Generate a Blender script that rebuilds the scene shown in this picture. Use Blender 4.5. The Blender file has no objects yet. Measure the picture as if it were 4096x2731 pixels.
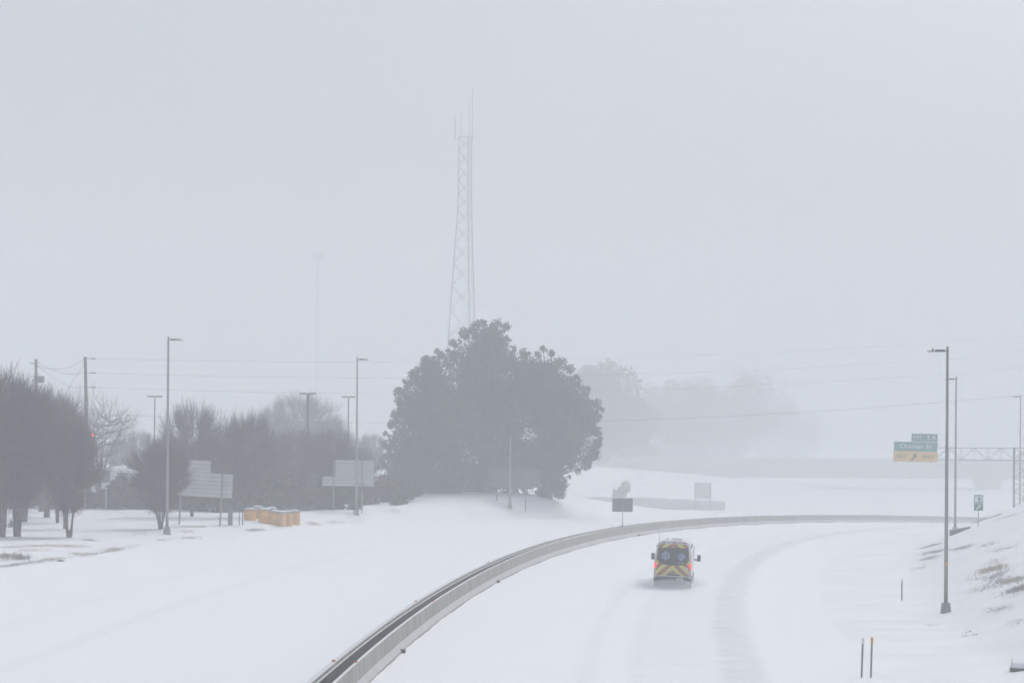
import bpy, math, random
import numpy as np
from mathutils import Vector, Matrix

sc = bpy.context.scene
col = sc.collection
random.seed(7)
rng = np.random.default_rng(7)

# ------------------------------------------------------------------ camera
F = 10000.0           # focal length in pixels of the 4096 px wide photograph
ROLL = 0.007
H = 8.5               # the camera stands on an overpass
HZ = 1706.0           # image row of the horizon
cam_d = bpy.data.cameras.new('camera')
cam_d.sensor_width = 36.0
cam_d.lens = F / 4096.0 * 36.0
cam_d.shift_y = (HZ - 1365.5) / 4096.0
cam_d.clip_start = 0.5
cam_d.clip_end = 6000.0
cam = bpy.data.objects.new('camera', cam_d)
col.objects.link(cam)
cam.matrix_world = (Matrix.Translation((0, 0, H)) @ Matrix.Rotation(math.radians(90), 4, 'X')
                    @ Matrix.Rotation(ROLL, 4, 'Z'))
sc.camera = cam
cam_d.dof.use_dof = True            # wide-open lens focused near the van
cam_d.dof.focus_distance = 125.0
cam_d.dof.aperture_fstop = 2.2

# ------------------------------------------------------------------ sky and sun (overcast, snowing)
SUN_EL, SUN_AZ = math.radians(48), math.radians(35)
w = bpy.data.worlds.new('World')
sc.world = w
w.use_nodes = True
nt = w.node_tree
nt.nodes.clear()
out = nt.nodes.new('ShaderNodeOutputWorld')
bg = nt.nodes.new('ShaderNodeBackground')
sky = nt.nodes.new('ShaderNodeTexSky')
sky.sky_type = 'NISHITA'
sky.sun_disc = False
sky.sun_elevation = SUN_EL
sky.sun_rotation = SUN_AZ
sky.air_density = 1.0
sky.dust_density = 6.0
sky.ozone_density = 1.0
hs = nt.nodes.new('ShaderNodeHueSaturation')
hs.inputs['Saturation'].default_value = 0.58
nt.links.new(sky.outputs[0], hs.inputs['Color'])
tint = nt.nodes.new('ShaderNodeMix')      # cool cast of thick snow cloud
tint.data_type = 'RGBA'
tint.blend_type = 'MULTIPLY'
tint.inputs['Factor'].default_value = 1.0
tint.inputs[7].default_value = (0.958, 1.0, 1.04, 1)
nt.links.new(hs.outputs[0], tint.inputs[6])
nt.links.new(tint.outputs[2], bg.inputs['Color'])
bg.inputs['Strength'].default_value = 0.124
nt.links.new(bg.outputs[0], out.inputs['Surface'])

sun_d = bpy.data.lights.new('sun', 'SUN')
sun_d.energy = 0.6
sun_d.angle = math.radians(25)
sun_d.color = (1.0, 0.985, 0.97)
sun = bpy.data.objects.new('sun', sun_d)
col.objects.link(sun)
sdir = Vector((math.sin(SUN_AZ) * math.cos(SUN_EL), math.cos(SUN_AZ) * math.cos(SUN_EL), math.sin(SUN_EL)))
sun.rotation_euler = sdir.to_track_quat('Z', 'Y').to_euler()
sun.location = (0, 0, 300)

sc.view_settings.view_transform = 'Standard'
sc.view_settings.look = 'None'
sc.view_settings.exposure = 0.0
sc.view_settings.gamma = 1.0
sc.view_settings.use_curve_mapping = False
sc.render.film_transparent = False
sc.render.engine = 'CYCLES'
sc.cycles.use_denoising = True
sc.cycles.max_bounces = 12
sc.cycles.volume_bounces = 6
sc.cycles.diffuse_bounces = 3
sc.cycles.glossy_bounces = 2
sc.cycles.transparent_max_bounces = 8
sc.cycles.caustics_reflective = False
sc.cycles.caustics_refractive = False

HAZE_DENSITY = 0.0025

# ------------------------------------------------------------------ geometry of the place
_c, _s = math.cos(ROLL), math.sin(ROLL)


def at(px, py, Y):
    """point at distance Y that the photograph shows at pixel (px, py)"""
    xc = (px - 2048.0) / F * Y
    zc = (HZ - py) / F * Y
    return Vector((xc * _c - zc * _s, Y, H + xc * _s + zc * _c))


def sst(x, a, b):
    t = np.clip((np.asarray(x, float) - a) / (b - a), 0, 1)
    return t * t * (3 - 2 * t)


def bx(Y):
    """x of the middle of the median barrier"""
    Y = np.asarray(Y, float)
    Yc = np.clip(Y, 30, 360)
    u = (Yc - 90) / 100
    X = -5.356 + 4.854 * u + 4.282 * u ** 2 + 1.2964 * u ** 3
    sl = (4.854 + 8.564 * u + 3.889 * u ** 2) / 100
    return X + sl * (Y - Yc)


def slope(Y):
    Yc = np.clip(np.asarray(Y, float), 30, 360)
    u = (Yc - 90) / 100
    return (4.854 + 8.564 * u + 3.889 * u ** 2) / 100


def zb(Y):
    """height of the road at the median barrier: level, then falling towards the far bridge"""
    Y = np.asarray(Y, float)
    v = np.clip((Y - 146.2) / 100, 0, 2.138)
    z = -0.395 - 0.98655 * v * v
    return z - 1.27 * (1 - np.exp(-np.clip(Y - 360, 0, None) / 30.0))


def toe(Y):
    return np.interp(Y, [0, 165, 207, 239, 261, 300, 2000], [24.5, 24.5, 21, 17, 12, 11, 11])


def wob(x, y, s, seed=0.0):
    return (np.sin(x * s + seed) * np.cos(y * s * 0.83 + seed * 1.7) + 0.6 * np.sin(x * s * 2.3 + y * s * 1.9 + seed * 2.1)
            + 0.4 * np.cos(x * s * 4.1 - y * s * 3.7 + seed))


def terrain(X, Y):
    X = np.asarray(X, float)
    Y = np.asarray(Y, float)
    d = (X - bx(Y)) / np.sqrt(1 + slope(Y) ** 2)
    zr = zb(Y)
    T = toe(Y)
    e = np.where(d < 0, -0.05 * np.maximum(d, -T), -0.03 * np.minimum(d, 16))
    z = zr + e
    # left: low verge, then a lawn
    zl = 1.0 + 0.05 * wob(X, Y, 0.11, 1.0)
    zl = zl + 0.7 * np.exp(-(((X + 5) / 13.0) ** 2 + ((Y - 262) / 13.0) ** 2))
    far = np.interp(Y, [235, 275, 305, 335, 380], [1.0, 0.9, -1.4, -2.7, -2.8])
    far = far + sst(Y, 360, 450) * (0.7 + 2.8 - 5.2 * sst(X, 19, 35))
    wx = sst(X, -22, 2)
    zl = zl * (1 - wx) + (np.where(Y > 235, far + 0.7 * np.exp(-(((X + 5) / 13.0) ** 2 + ((Y - 262) / 13.0) ** 2)), zl)) * wx
    o = -d - T
    k = sst(o, 0, 3.5 + 0.03 * np.clip(Y - 150, 0, 150))
    z = np.where(o > 0, z + (zl - z) * k, z)
    # right: ditch and cut slope
    r = np.clip(d - 23.5, 0, None)
    bank = np.where(r < 3, r * r * 0.07, 0.63 + 0.42 * (r - 3))
    bank = np.minimum(bank, 8.0)
    z = z + bank + np.where(d > 18, 0.05 * wob(X, Y, 0.5, 3.0) * sst(d, 18, 27), 0)
    # snow heaped a little against the walls
    ad = np.abs(d)
    z = z + np.where(ad < 1.8, (0.02 + 0.02 * np.sin(Y * 0.45) + 0.015 * np.sin(Y * 1.7 + 1)) * np.clip((1.8 - ad) / 1.1, 0, 1), 0)
    return z


def tz(x, y):
    return float(terrain(x, y))


def ground(px, py, y0=60.0, y1=900.0):
    """where the view ray through a pixel first meets the ground"""
    Ys = np.linspace(y0, y1, 1700)
    xc = (px - 2048.0) / F * Ys
    zc = (HZ - py) / F * Ys
    X = xc * _c - zc * _s
    Z = H + xc * _s + zc * _c
    f = Z - terrain(X, Ys)
    i = np.where(f < 0)[0]
    i = i[0] if len(i) else len(Ys) - 1
    a, b = f[i - 1], f[i]
    t = a / (a - b) if a != b else 0
    Y = Ys[i - 1] + (Ys[i] - Ys[i - 1]) * t
    p = at(px, py, Y)
    p.z = tz(p.x, p.y)
    return p


def place(px, Y):
    """on the ground at distance Y in the column px"""
    p = at(px, 1900, Y)
    p.z = tz(p.x, p.y)
    return p


# ------------------------------------------------------------------ materials
def mat(name, c1, c2=None, rough=0.7, scale=3.0, metal=0.0, bump=0.0, stretch=(1, 1, 1), spec=0.3, snow=0.0, emit=None, detail=4.0):
    m = bpy.data.materials.new(name)
    m.use_nodes = True
    n = m.node_tree.nodes
    l = m.node_tree.links
    b = n['Principled BSDF']
    b.inputs['Roughness'].default_value = rough
    b.inputs['Metallic'].default_value = metal
    b.inputs['Specular IOR Level'].default_value = spec
    c2 = c2 or tuple(x * 0.8 for x in c1)
    tc = n.new('ShaderNodeTexCoord')
    mp = n.new('ShaderNodeMapping')
    mp.inputs['Scale'].default_value = stretch
    l.new(tc.outputs['Object'], mp.inputs['Vector'])
    ns = n.new('ShaderNodeTexNoise')
    ns.inputs['Scale'].default_value = scale
    ns.inputs['Detail'].default_value = detail
    l.new(mp.outputs[0], ns.inputs['Vector'])
    rp = n.new('ShaderNodeValToRGB')
    rp.color_ramp.elements[0].position = 0.35
    rp.color_ramp.elements[1].position = 0.65
    rp.color_ramp.elements[0].color = (*c2, 1)
    rp.color_ramp.elements[1].color = (*c1, 1)
    l.new(ns.outputs['Fac'], rp.inputs['Fac'])
    colour = rp.outputs['Color']
    if snow > 0:
        g = n.new('ShaderNodeNewGeometry')
        sx = n.new('ShaderNodeSeparateXYZ')
        l.new(g.outputs['Normal'], sx.inputs[0])
        mr = n.new('ShaderNodeMapRange')
        mr.inputs['From Min'].default_value = 0.55
        mr.inputs['From Max'].default_value = 0.9
        mr.inputs['To Max'].default_value = snow
        l.new(sx.outputs['Z'], mr.inputs['Value'])
        mx = n.new('ShaderNodeMix')
        mx.data_type = 'RGBA'
        l.new(mr.outputs['Result'], mx.inputs['Factor'])
        l.new(colour, mx.inputs[6])
        mx.inputs[7].default_value = (0.82, 0.84, 0.87, 1)
        colour = mx.outputs[2]
    l.new(colour, b.inputs['Base Color'])
    if bump > 0:
        bp = n.new('ShaderNodeBump')
        bp.inputs['Strength'].default_value = bump
        bp.inputs['Distance'].default_value = 0.05
        l.new(ns.outputs['Fac'], bp.inputs['Height'])
        l.new(bp.outputs[0], b.inputs['Normal'])
    if emit:
        b.inputs['Emission Color'].default_value = (*emit[0], 1)
        b.inputs['Emission Strength'].default_value = emit[1]
    return m


SNOW = mat('snow', (0.89, 0.90, 0.915), (0.84, 0.855, 0.885), rough=0.75, scale=0.35, bump=0.15, detail=8)
LAWN_SNOW = mat('lawn_snow', (0.89, 0.90, 0.915), (0.82, 0.835, 0.86), rough=0.8, scale=0.30, bump=0.3, detail=9, stretch=(0.8, 1.2, 1))
GALV = mat('galvanised_steel', (0.33, 0.33, 0.32), (0.24, 0.24, 0.235), rough=0.5, metal=0.4, scale=4, stretch=(2, 2, 0.4))
DARKSTEEL = mat('dark_steel', (0.10, 0.105, 0.11), (0.06, 0.06, 0.065), rough=0.6, scale=5)
CONC = mat('concrete', (0.38, 0.375, 0.36), (0.27, 0.265, 0.255), rough=0.85, scale=2.5, bump=0.2, snow=0.8)
DARKCONC = mat('dark_concrete', (0.085, 0.083, 0.08), (0.055, 0.054, 0.054), rough=0.9, scale=2.5, bump=0.2, snow=0.5)  # plain darker tone for the gap's inner faces, its floor and drain boxes
FOGPALE = mat('fog_faded_grey', (0.78, 0.78, 0.775), (0.69, 0.69, 0.685), rough=0.85, scale=0.8, snow=0.8)  # fog fading put into the colour of the far wall and sign
TAN = mat('tan_concrete', (0.46, 0.43, 0.36), (0.36, 0.34, 0.29), rough=0.85, scale=0.8, snow=0.8)
BARK = mat('bark', (0.115, 0.10, 0.09), (0.06, 0.053, 0.05), rough=0.95, scale=6, stretch=(2, 2, 0.4), bump=0.4)
TWIG = mat('twigs', (0.085, 0.072, 0.066), (0.05, 0.043, 0.04), rough=0.9, scale=2)
LEAF = mat('evergreen_leaves', (0.055, 0.070, 0.042), (0.028, 0.038, 0.025), rough=0.6, scale=1.2)
LEAFB = mat('dry_leaves', (0.085, 0.080, 0.055), (0.045, 0.042, 0.034), rough=0.8, scale=1.2)
FOGTWIG = mat('fog_faded_twigs', (0.58, 0.575, 0.56), (0.44, 0.435, 0.42), rough=0.9, scale=2.0)  # far shrub's colour lightened to carry the fading of the fog
GRASS = mat('dead_grass', (0.60, 0.54, 0.44), (0.46, 0.42, 0.35), rough=0.9, scale=2.0)
WEED = mat('dark_weeds', (0.42, 0.41, 0.38), (0.28, 0.27, 0.25), rough=0.9, scale=2.0)
WOOD = mat('pole_wood', (0.16, 0.14, 0.125), (0.10, 0.09, 0.08), rough=0.9, scale=5, stretch=(2, 2, 0.2))
ALU = mat('aluminium_sheet', (0.52, 0.52, 0.49), (0.44, 0.44, 0.42), rough=0.55, metal=0.0, scale=1.0)
DULLBACK = mat('dull_sign_back', (0.13, 0.13, 0.125), (0.10, 0.10, 0.10), rough=0.8, scale=2)
SIGNBACK = mat('grey_sign_back', (0.20, 0.20, 0.19), (0.15, 0.15, 0.145), rough=0.7, scale=2)
GREEN = mat('sign_green', (0.06, 0.27, 0.24), (0.04, 0.22, 0.19), rough=0.5, scale=1)
YELLOW = mat('sign_yellow', (0.78, 0.52, 0.17), (0.72, 0.47, 0.15), rough=0.5, scale=1)
BLACK = mat('sign_black', (0.02, 0.02, 0.02), rough=0.6)
WHITE = mat('sign_white', (0.80, 0.80, 0.80), (0.74, 0.74, 0.74), rough=0.5)
ORANGE = mat('orange_reflector', (0.80, 0.22, 0.03), (0.62, 0.17, 0.03), rough=0.4)
ORANGE2 = mat('orange_tab', (0.85, 0.36, 0.04), (0.75, 0.31, 0.04), rough=0.4)
DRUM = mat('drum_orange', (0.85, 0.47, 0.09), (0.76, 0.41, 0.08), rough=0.55, scale=2.5)
DRUM2 = mat('drum_faded_orange', (0.74, 0.43, 0.16), (0.64, 0.37, 0.14), rough=0.6, scale=2.5)
LID = mat('drum_lid', (0.25, 0.26, 0.25), (0.18, 0.19, 0.18), rough=0.7, snow=0.55)
SNOWCAP = mat('snow_cap', (0.86, 0.875, 0.90), (0.82, 0.84, 0.87), rough=0.8, scale=3, bump=0.3)
WIRE = mat('wire', (0.03, 0.03, 0.03), rough=0.6)
ROCK = mat('dark_rock', (0.17, 0.165, 0.165), (0.10, 0.10, 0.10), rough=0.9, scale=5, bump=0.5, snow=0.5)
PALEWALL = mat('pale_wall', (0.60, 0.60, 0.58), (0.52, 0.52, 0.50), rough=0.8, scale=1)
REDPAINT = mat('red_paint', (0.45, 0.06, 0.06), (0.36, 0.05, 0.05), rough=0.5, scale=2)
GLASSDARK = mat('dark_glass', (0.018, 0.02, 0.024), (0.012, 0.013, 0.016), rough=0.12, spec=0.5)
SLATE = mat('blue_grey_box', (0.13, 0.16, 0.18), (0.10, 0.13, 0.15), rough=0.6)
# van
VANWHITE = mat('van_white', (0.74, 0.74, 0.73), (0.58, 0.575, 0.56), rough=0.35, scale=2.2, spec=0.5)
VANBLACK = mat('van_black_plastic', (0.055, 0.055, 0.055), (0.10, 0.10, 0.10), rough=0.7, scale=5)
RUBBER = mat('rubber', (0.03, 0.03, 0.032), (0.10, 0.10, 0.10), rough=0.9, scale=7)
RIM = mat('rim', (0.30, 0.30, 0.31), rough=0.4, metal=0.6)
REDLAMP = mat('red_lamp', (0.6, 0.03, 0.03), (0.5, 0.02, 0.02), rough=0.3, emit=((1.0, 0.05, 0.03), 1.1))
REDLENS = mat('red_lens', (0.42, 0.10, 0.10), (0.36, 0.08, 0.08), rough=0.25, spec=0.6)
CLEARLENS = mat('clear_lens', (0.62, 0.63, 0.62), (0.5, 0.5, 0.5), rough=0.2, spec=0.6)
BLUE = mat('emblem_blue', (0.06, 0.13, 0.30), (0.05, 0.11, 0.26), rough=0.5)
PALEBLUE = mat('emblem_outline', (0.55, 0.62, 0.72), (0.5, 0.57, 0.68), rough=0.5)
PINKLENS = mat('dusty_lens', (0.55, 0.42, 0.43), (0.5, 0.40, 0.40), rough=0.5)
SIGNAL = mat('signal_red', (0.6, 0.02, 0.02), rough=0.3, emit=((1.0, 0.05, 0.04), 60.0))


def chevron_mat():
    m = bpy.data.materials.new('chevrons')
    m.use_nodes = True
    n = m.node_tree.nodes
    l = m.node_tree.links
    b = n['Principled BSDF']
    b.inputs['Roughness'].default_value = 0.45
    tc = n.new('ShaderNodeTexCoord')
    sx = n.new('ShaderNodeSeparateXYZ')
    l.new(tc.outputs['Object'], sx.inputs[0])

    def mth(op, a, bb):
        k = n.new('ShaderNodeMath')
        k.operation = op
        for i, v in enumerate((a, bb)):
            if v is None:
                continue
            if isinstance(v, (int, float)):
                k.inputs[i].default_value = v
            else:
                l.new(v, k.inputs[i])
        return k.outputs[0]
    ax = mth('ABSOLUTE', sx.outputs['X'], None)
    v = mth('ADD', mth('MULTIPLY', ax, 0.9), sx.outputs['Z'])
    v = mth('FRACT', mth('DIVIDE', mth('SUBTRACT', v, 0.775), 0.51), None)
    st = mth('LESS_THAN', v, 0.5)
    mx = n.new('ShaderNodeMix')
    mx.data_type = 'RGBA'
    l.new(st, mx.inputs['Factor'])
    mx.inputs[6].default_value = (0.62, 0.66, 0.10, 1)
    mx.inputs[7].default_value = (0.38, 0.075, 0.06, 1)
    # road grime thickening with a shape of its own over the lower middle
    ns = n.new('ShaderNodeTexNoise')
    ns.inputs['Scale'].default_value = 3.5
    ns.inputs['Detail'].default_value = 6
    l.new(tc.outputs['Object'], ns.inputs['Vector'])
    g = mth('SUBTRACT', ns.outputs['Fac'], mth('MULTIPLY', mth('ABSOLUTE', mth('SUBTRACT', sx.outputs['Z'], 0.85), None), 0.9))
    g = mth('SUBTRACT', g, mth('MULTIPLY', ax, 0.35))
    mr = n.new('ShaderNodeMapRange')
    mr.inputs['From Min'].default_value = 0.2
    mr.inputs['From Max'].default_value = 0.55
    mr.inputs['To Max'].default_value = 0.6
    l.new(g, mr.inputs['Value'])
    m2 = n.new('ShaderNodeMix')
    m2.data_type = 'RGBA'
    l.new(mr.outputs['Result'], m2.inputs['Factor'])
    l.new(mx.outputs[2], m2.inputs[6])
    m2.inputs[7].default_value = (0.36, 0.34, 0.31, 1)
    l.new(m2.outputs[2], b.inputs['Base Color'])
    return m


CHEV = chevron_mat()


def road_snow_mat():
    """snow on the carriageway, with a greyer band where wheels have packed it (UV = offset from the median, distance)"""
    m = bpy.data.materials.new('road_snow')
    m.use_nodes = True
    n = m.node_tree.nodes
    l = m.node_tree.links
    b = n['Principled BSDF']
    b.inputs['Roughness'].default_value = 0.75
    uv = n.new('ShaderNodeUVMap')
    sx = n.new('ShaderNodeSeparateXYZ')
    l.new(uv.outputs[0], sx.inputs[0])
    tc = n.new('ShaderNodeTexCoord')
    n1 = n.new('ShaderNodeTexNoise')
    n1.inputs['Scale'].default_value = 0.25
    n1.inputs['Detail'].default_value = 7
    l.new(tc.outputs['Object'], n1.inputs['Vector'])
    mp = n.new('ShaderNodeMapping')
    mp.inputs['Scale'].default_value = (14.0, 90.0, 1)
    l.new(uv.outputs[0], mp.inputs['Vector'])
    n2 = n.new('ShaderNodeTexNoise')
    n2.inputs['Scale'].default_value = 4.0
    n2.inputs['Detail'].default_value = 6
    l.new(mp.outputs[0], n2.inputs['Vector'])
    base = n.new('ShaderNodeMix')
    base.data_type = 'RGBA'
    l.new(n1.outputs['Fac'], base.inputs['Factor'])
    base.inputs[6].default_value = (0.855, 0.87, 0.90, 1)
    base.inputs[7].default_value = (0.90, 0.91, 0.925, 1)

    def mth(op, a, bb=None):
        k = n.new('ShaderNodeMath')
        k.operation = op
        for i, v in enumerate((a, bb)):
            if v is None:
                continue
            if isinstance(v, (int, float)):
                k.inputs[i].default_value = v
            else:
                l.new(v, k.inputs[i])
        return k.outputs[0]

    def band(c, hw, soft, amp):
        q = mth('ABSOLUTE', mth('SUBTRACT', sx.outputs['X'], c))
        mr = n.new('ShaderNodeMapRange')
        mr.inputs['From Min'].default_value = (hw + soft) / 100
        mr.inputs['From Max'].default_value = hw / 100
        mr.inputs['To Max'].default_value = amp
        l.new(q, mr.inputs['Value'])
        return mr.outputs['Result']
    t = mth('ADD', band(0.140, 0.55, 0.5, 0.85), band(0.120, 1.3, 1.6, 0.36))
    t = mth('ADD', t, band(0.080, 0.15, 0.35, 0.34))
    t = mth('ADD', t, band(0.099, 0.15, 0.35, 0.34))
    t = mth('ADD', t, band(-0.115, 0.15, 0.35, 0.30))
    t = mth('ADD', t, band(-0.155, 0.15, 0.35, 0.18))
    mr = n.new('ShaderNodeMapRange')
    mr.inputs['From Min'].default_value = 0.35
    mr.inputs['From Max'].default_value = 0.65
    mr.inputs['To Min'].default_value = 0.1
    l.new(n2.outputs['Fac'], mr.inputs['Value'])
    t = mth('MULTIPLY', t, mr.outputs['Result'])
    mx = n.new('ShaderNodeMix')
    mx.data_type = 'RGBA'
    l.new(t, mx.inputs['Factor'])
    l.new(base.outputs[2], mx.inputs[6])
    mx.inputs[7].default_value = (0.66, 0.68, 0.71, 1)
    l.new(mx.outputs[2], b.inputs['Base Color'])
    bp = n.new('ShaderNodeBump')
    bp.inputs['Strength'].default_value = 0.12
    bp.inputs['Distance'].default_value = 0.05
    l.new(n2.outputs['Fac'], bp.inputs['Height'])
    l.new(bp.outputs[0], b.inputs['Normal'])
    return m


ROADSNOW = road_snow_mat()


def barrier_mat():
    """weathered concrete with dark runs on the upper face and snow dust where it can lie (UV = metres along, height)"""
    m = bpy.data.materials.new('barrier_concrete')
    m.use_nodes = True
    n = m.node_tree.nodes
    l = m.node_tree.links
    b = n['Principled BSDF']
    b.inputs['Roughness'].default_value = 0.85
    uv = n.new('ShaderNodeUVMap')
    mp = n.new('ShaderNodeMapping')
    mp.inputs['Scale'].default_value = (4.5, 0.30, 1)
    l.new(uv.outputs[0], mp.inputs['Vector'])
    n1 = n.new('ShaderNodeTexNoise')
    n1.inputs['Scale'].default_value = 1.0
    n1.inputs['Detail'].default_value = 6
    n1.inputs['Roughness'].default_value = 0.7
    l.new(mp.outputs[0], n1.inputs['Vector'])
    rp = n.new('ShaderNodeValToRGB')
    rp.color_ramp.elements[0].position = 0.33
    rp.color_ramp.elements[1].position = 0.68
    rp.color_ramp.elements[0].color = (0.15, 0.145, 0.13, 1)
    rp.color_ramp.elements[1].color = (0.43, 0.42, 0.385, 1)
    l.new(n1.outputs['Fac'], rp.inputs['Fac'])
    g = n.new('ShaderNodeNewGeometry')
    sx = n.new('ShaderNodeSeparateXYZ')
    l.new(g.outputs['Normal'], sx.inputs[0])
    n2 = n.new('ShaderNodeTexNoise')
    n2.inputs['Scale'].default_value = 5.0
    n2.inputs['Detail'].default_value = 5
    l.new(uv.outputs[0], n2.inputs['Vector'])
    ad = n.new('ShaderNodeMath')
    ad.operation = 'MULTIPLY_ADD'
    l.new(n2.outputs['Fac'], ad.inputs[0])
    ad.inputs[1].default_value = 0.35
    l.new(sx.outputs['Z'], ad.inputs[2])
    mr = n.new('ShaderNodeMapRange')
    mr.inputs['From Min'].default_value = 0.38
    mr.inputs['From Max'].default_value = 1.1
    mr.inputs['To Max'].default_value = 0.8
    l.new(ad.outputs[0], mr.inputs['Value'])
    mx = n.new('ShaderNodeMix')
    mx.data_type = 'RGBA'
    l.new(mr.outputs['Result'], mx.inputs['Factor'])
    l.new(rp.outputs['Color'], mx.inputs[6])
    mx.inputs[7].default_value = (0.78, 0.795, 0.82, 1)
    l.new(mx.outputs[2], b.inputs['Base Color'])
    return m


BARRIER = barrier_mat()


# ------------------------------------------------------------------ helpers
def tag(o, label=None, cat=None, group=None, kind=None):
    if label:
        o['label'] = label
    if cat:
        o['category'] = cat
    if group:
        o['group'] = group
    if kind:
        o['kind'] = kind
    return o


def thing(name, label, cat, loc=(0, 0, 0), rz=0.0, group=None, rot=None):
    o = bpy.data.objects.new(name, None)
    o.empty_display_size = 0.3
    col.objects.link(o)
    o.location = loc
    o.rotation_euler = rot if rot else (0, 0, rz)
    return tag(o, label, cat, group)


def link(name, me, m=None, parent=None):
    if m is not None and not me.materials:
        me.materials.append(m)
    o = bpy.data.objects.new(name, me)
    col.objects.link(o)
    if parent is not None:
        o.parent = parent
    return o


def copy_tree(o, parent=None):
    c = o.copy()
    col.objects.link(c)
    c.parent = parent
    for ch in list(o.children):
        copy_tree(ch, c)
    return c


def npmesh(name, V, Q, smooth=False):
    """mesh from arrays: vertices (N,3), faces (M,k)"""
    V = np.asarray(V, np.float32)
    Q = np.asarray(Q, np.int32)
    me = bpy.data.meshes.new(name)
    k = Q.shape[1]
    me.vertices.add(len(V))
    me.vertices.foreach_set('co', V.ravel())
    me.loops.add(Q.size)
    me.loops.foreach_set('vertex_index', Q.ravel())
    me.polygons.add(len(Q))
    me.polygons.foreach_set('loop_start', np.arange(0, Q.size, k, dtype=np.int32))
    me.polygons.foreach_set('loop_total', np.full(len(Q), k, np.int32))
    if smooth:
        me.polygons.foreach_set('use_smooth', np.ones(len(Q), bool))
    me.update(calc_edges=True)
    return me


class MB:
    def __init__(s):
        s.v = []
        s.f = []

    def add(s, vs, fs):
        o = len(s.v)
        s.v += [tuple(v) for v in vs]
        s.f += [tuple(i + o for i in f) for f in fs]
        return s

    def box(s, x0, x1, y0, y1, z0, z1, taper=1.0):
        cx, cy = (x0 + x1) / 2, (y0 + y1) / 2
        T = lambda x, y: (cx + (x - cx) * taper, cy + (y - cy) * taper)
        vs = [(x0, y0, z0), (x1, y0, z0), (x1, y1, z0), (x0, y1, z0),
              (*T(x0, y0), z1), (*T(x1, y0), z1), (*T(x1, y1), z1), (*T(x0, y1), z1)]
        return s.add(vs, [(0, 3, 2, 1), (4, 5, 6, 7), (0, 1, 5, 4), (1, 2, 6, 5), (2, 3, 7, 6), (3, 0, 4, 7)])

    def tube(s, pts, rad, n=8, cap=True):
        pts = [Vector(p) for p in pts]
        if not isinstance(rad, (list, tuple)):
            rad = [rad] * len(pts)
        rings = []
        base = len(s.v)
        u = None
        for i, p in enumerate(pts):
            d = (pts[min(i + 1, len(pts) - 1)] - pts[max(i - 1, 0)]).normalized()
            if u is None:
                u = d.orthogonal().normalized()
            u = (u - d * u.dot(d)).normalized()
            v = d.cross(u)
            for k in range(n):
                a = 2 * math.pi * k / n
                s.v.append(tuple(p + (u * math.cos(a) + v * math.sin(a)) * rad[i]))
        for i in range(len(pts) - 1):
            for k in range(n):
                a = base + i * n + k
                b = base + i * n + (k + 1) % n
                s.f.append((a, b, b + n, a + n))
        if cap:
            s.f.append(tuple(base + k for k in reversed(range(n))))
            s.f.append(tuple(base + (len(pts) - 1) * n + k for k in range(n)))
        return s

    def lathe(s, prof, n=16, c=(0, 0)):
        base = len(s.v)
        for r, z in prof:
            for k in range(n):
                a = 2 * math.pi * k / n
                s.v.append((c[0] + r * math.cos(a), c[1] + r * math.sin(a), z))
        for i in range(len(prof) - 1):
            for k in range(n):
                a = base + i * n + k
                b = base + i * n + (k + 1) % n
                s.f.append((a, b, b + n, a + n))
        s.f.append(tuple(base + k for k in reversed(range(n))))
        s.f.append(tuple(base + (len(prof) - 1) * n + k for k in range(n)))
        return s

    def plate(s, poly, y0, y1):
        """polygon in x,z (counter-clockwise seen from -y) given thickness from y0 (front) to y1"""
        n = len(poly)
        f0 = y0 if callable(y0) else (lambda z: y0)
        f1 = y1 if callable(y1) else (lambda z: y1)
        vs = [(x, f0(z), z) for x, z in poly] + [(x, f1(z), z) for x, z in poly]
        fs = [tuple(range(n)), tuple(n + i for i in reversed(range(n)))]
        fs += [(i, n + i, n + (i + 1) % n, (i + 1) % n) for i in range(n)]
        return s.add(vs, fs)

    def build(s, name, m, parent=None, smooth=False):
        me = bpy.data.meshes.new(name)
        me.from_pydata(s.v, [], s.f)
        if smooth:
            for p in me.polygons:
                p.use_smooth = True
        me.update()
        return link(name, me, m, parent)


def text(name, body, size, m, parent, loc, align='CENTER', sx=1.0):
    cu = bpy.data.curves.new(name, 'FONT')
    cu.body = body
    cu.size = size
    cu.align_x = align
    cu.align_y = 'CENTER'
    cu.space_character = 1.14
    cu.offset = size * 0.012
    cu.extrude = 0.004
    cu.resolution_u = 3
    tmp = bpy.data.objects.new(name, cu)
    col.objects.link(tmp)
    dg = bpy.context.evaluated_depsgraph_get()
    me = bpy.data.meshes.new_from_object(tmp.evaluated_get(dg))
    bpy.data.objects.remove(tmp)
    me.transform(Matrix.Translation(loc) @ Matrix.Rotation(math.radians(90), 4, 'X') @ Matrix.Diagonal((sx, 1, 1, 1)))
    me.materials.clear()
    return link(name, me, m, parent)


def rrect(x0, x1, z0, z1, r, n=4):
    pts = []
    for cx, cz, a0 in ((x1 - r, z0 + r, -90), (x1 - r, z1 - r, 0), (x0 + r, z1 - r, 90), (x0 + r, z0 + r, 180)):
        for k in range(n + 1):
            a = math.radians(a0 + 90 * k / n)
            pts.append((cx + r * math.cos(a), cz + r * math.sin(a)))
    return pts


# ------------------------------------------------------------------ ground and carriageways
Yrows = np.concatenate([np.arange(-50, 60, 10), np.arange(60, 260, 1.25), np.arange(260, 460, 3), np.array([460, 480, 510, 550, 600, 680, 780, 900, 1050, 1220, 1400])])


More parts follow.
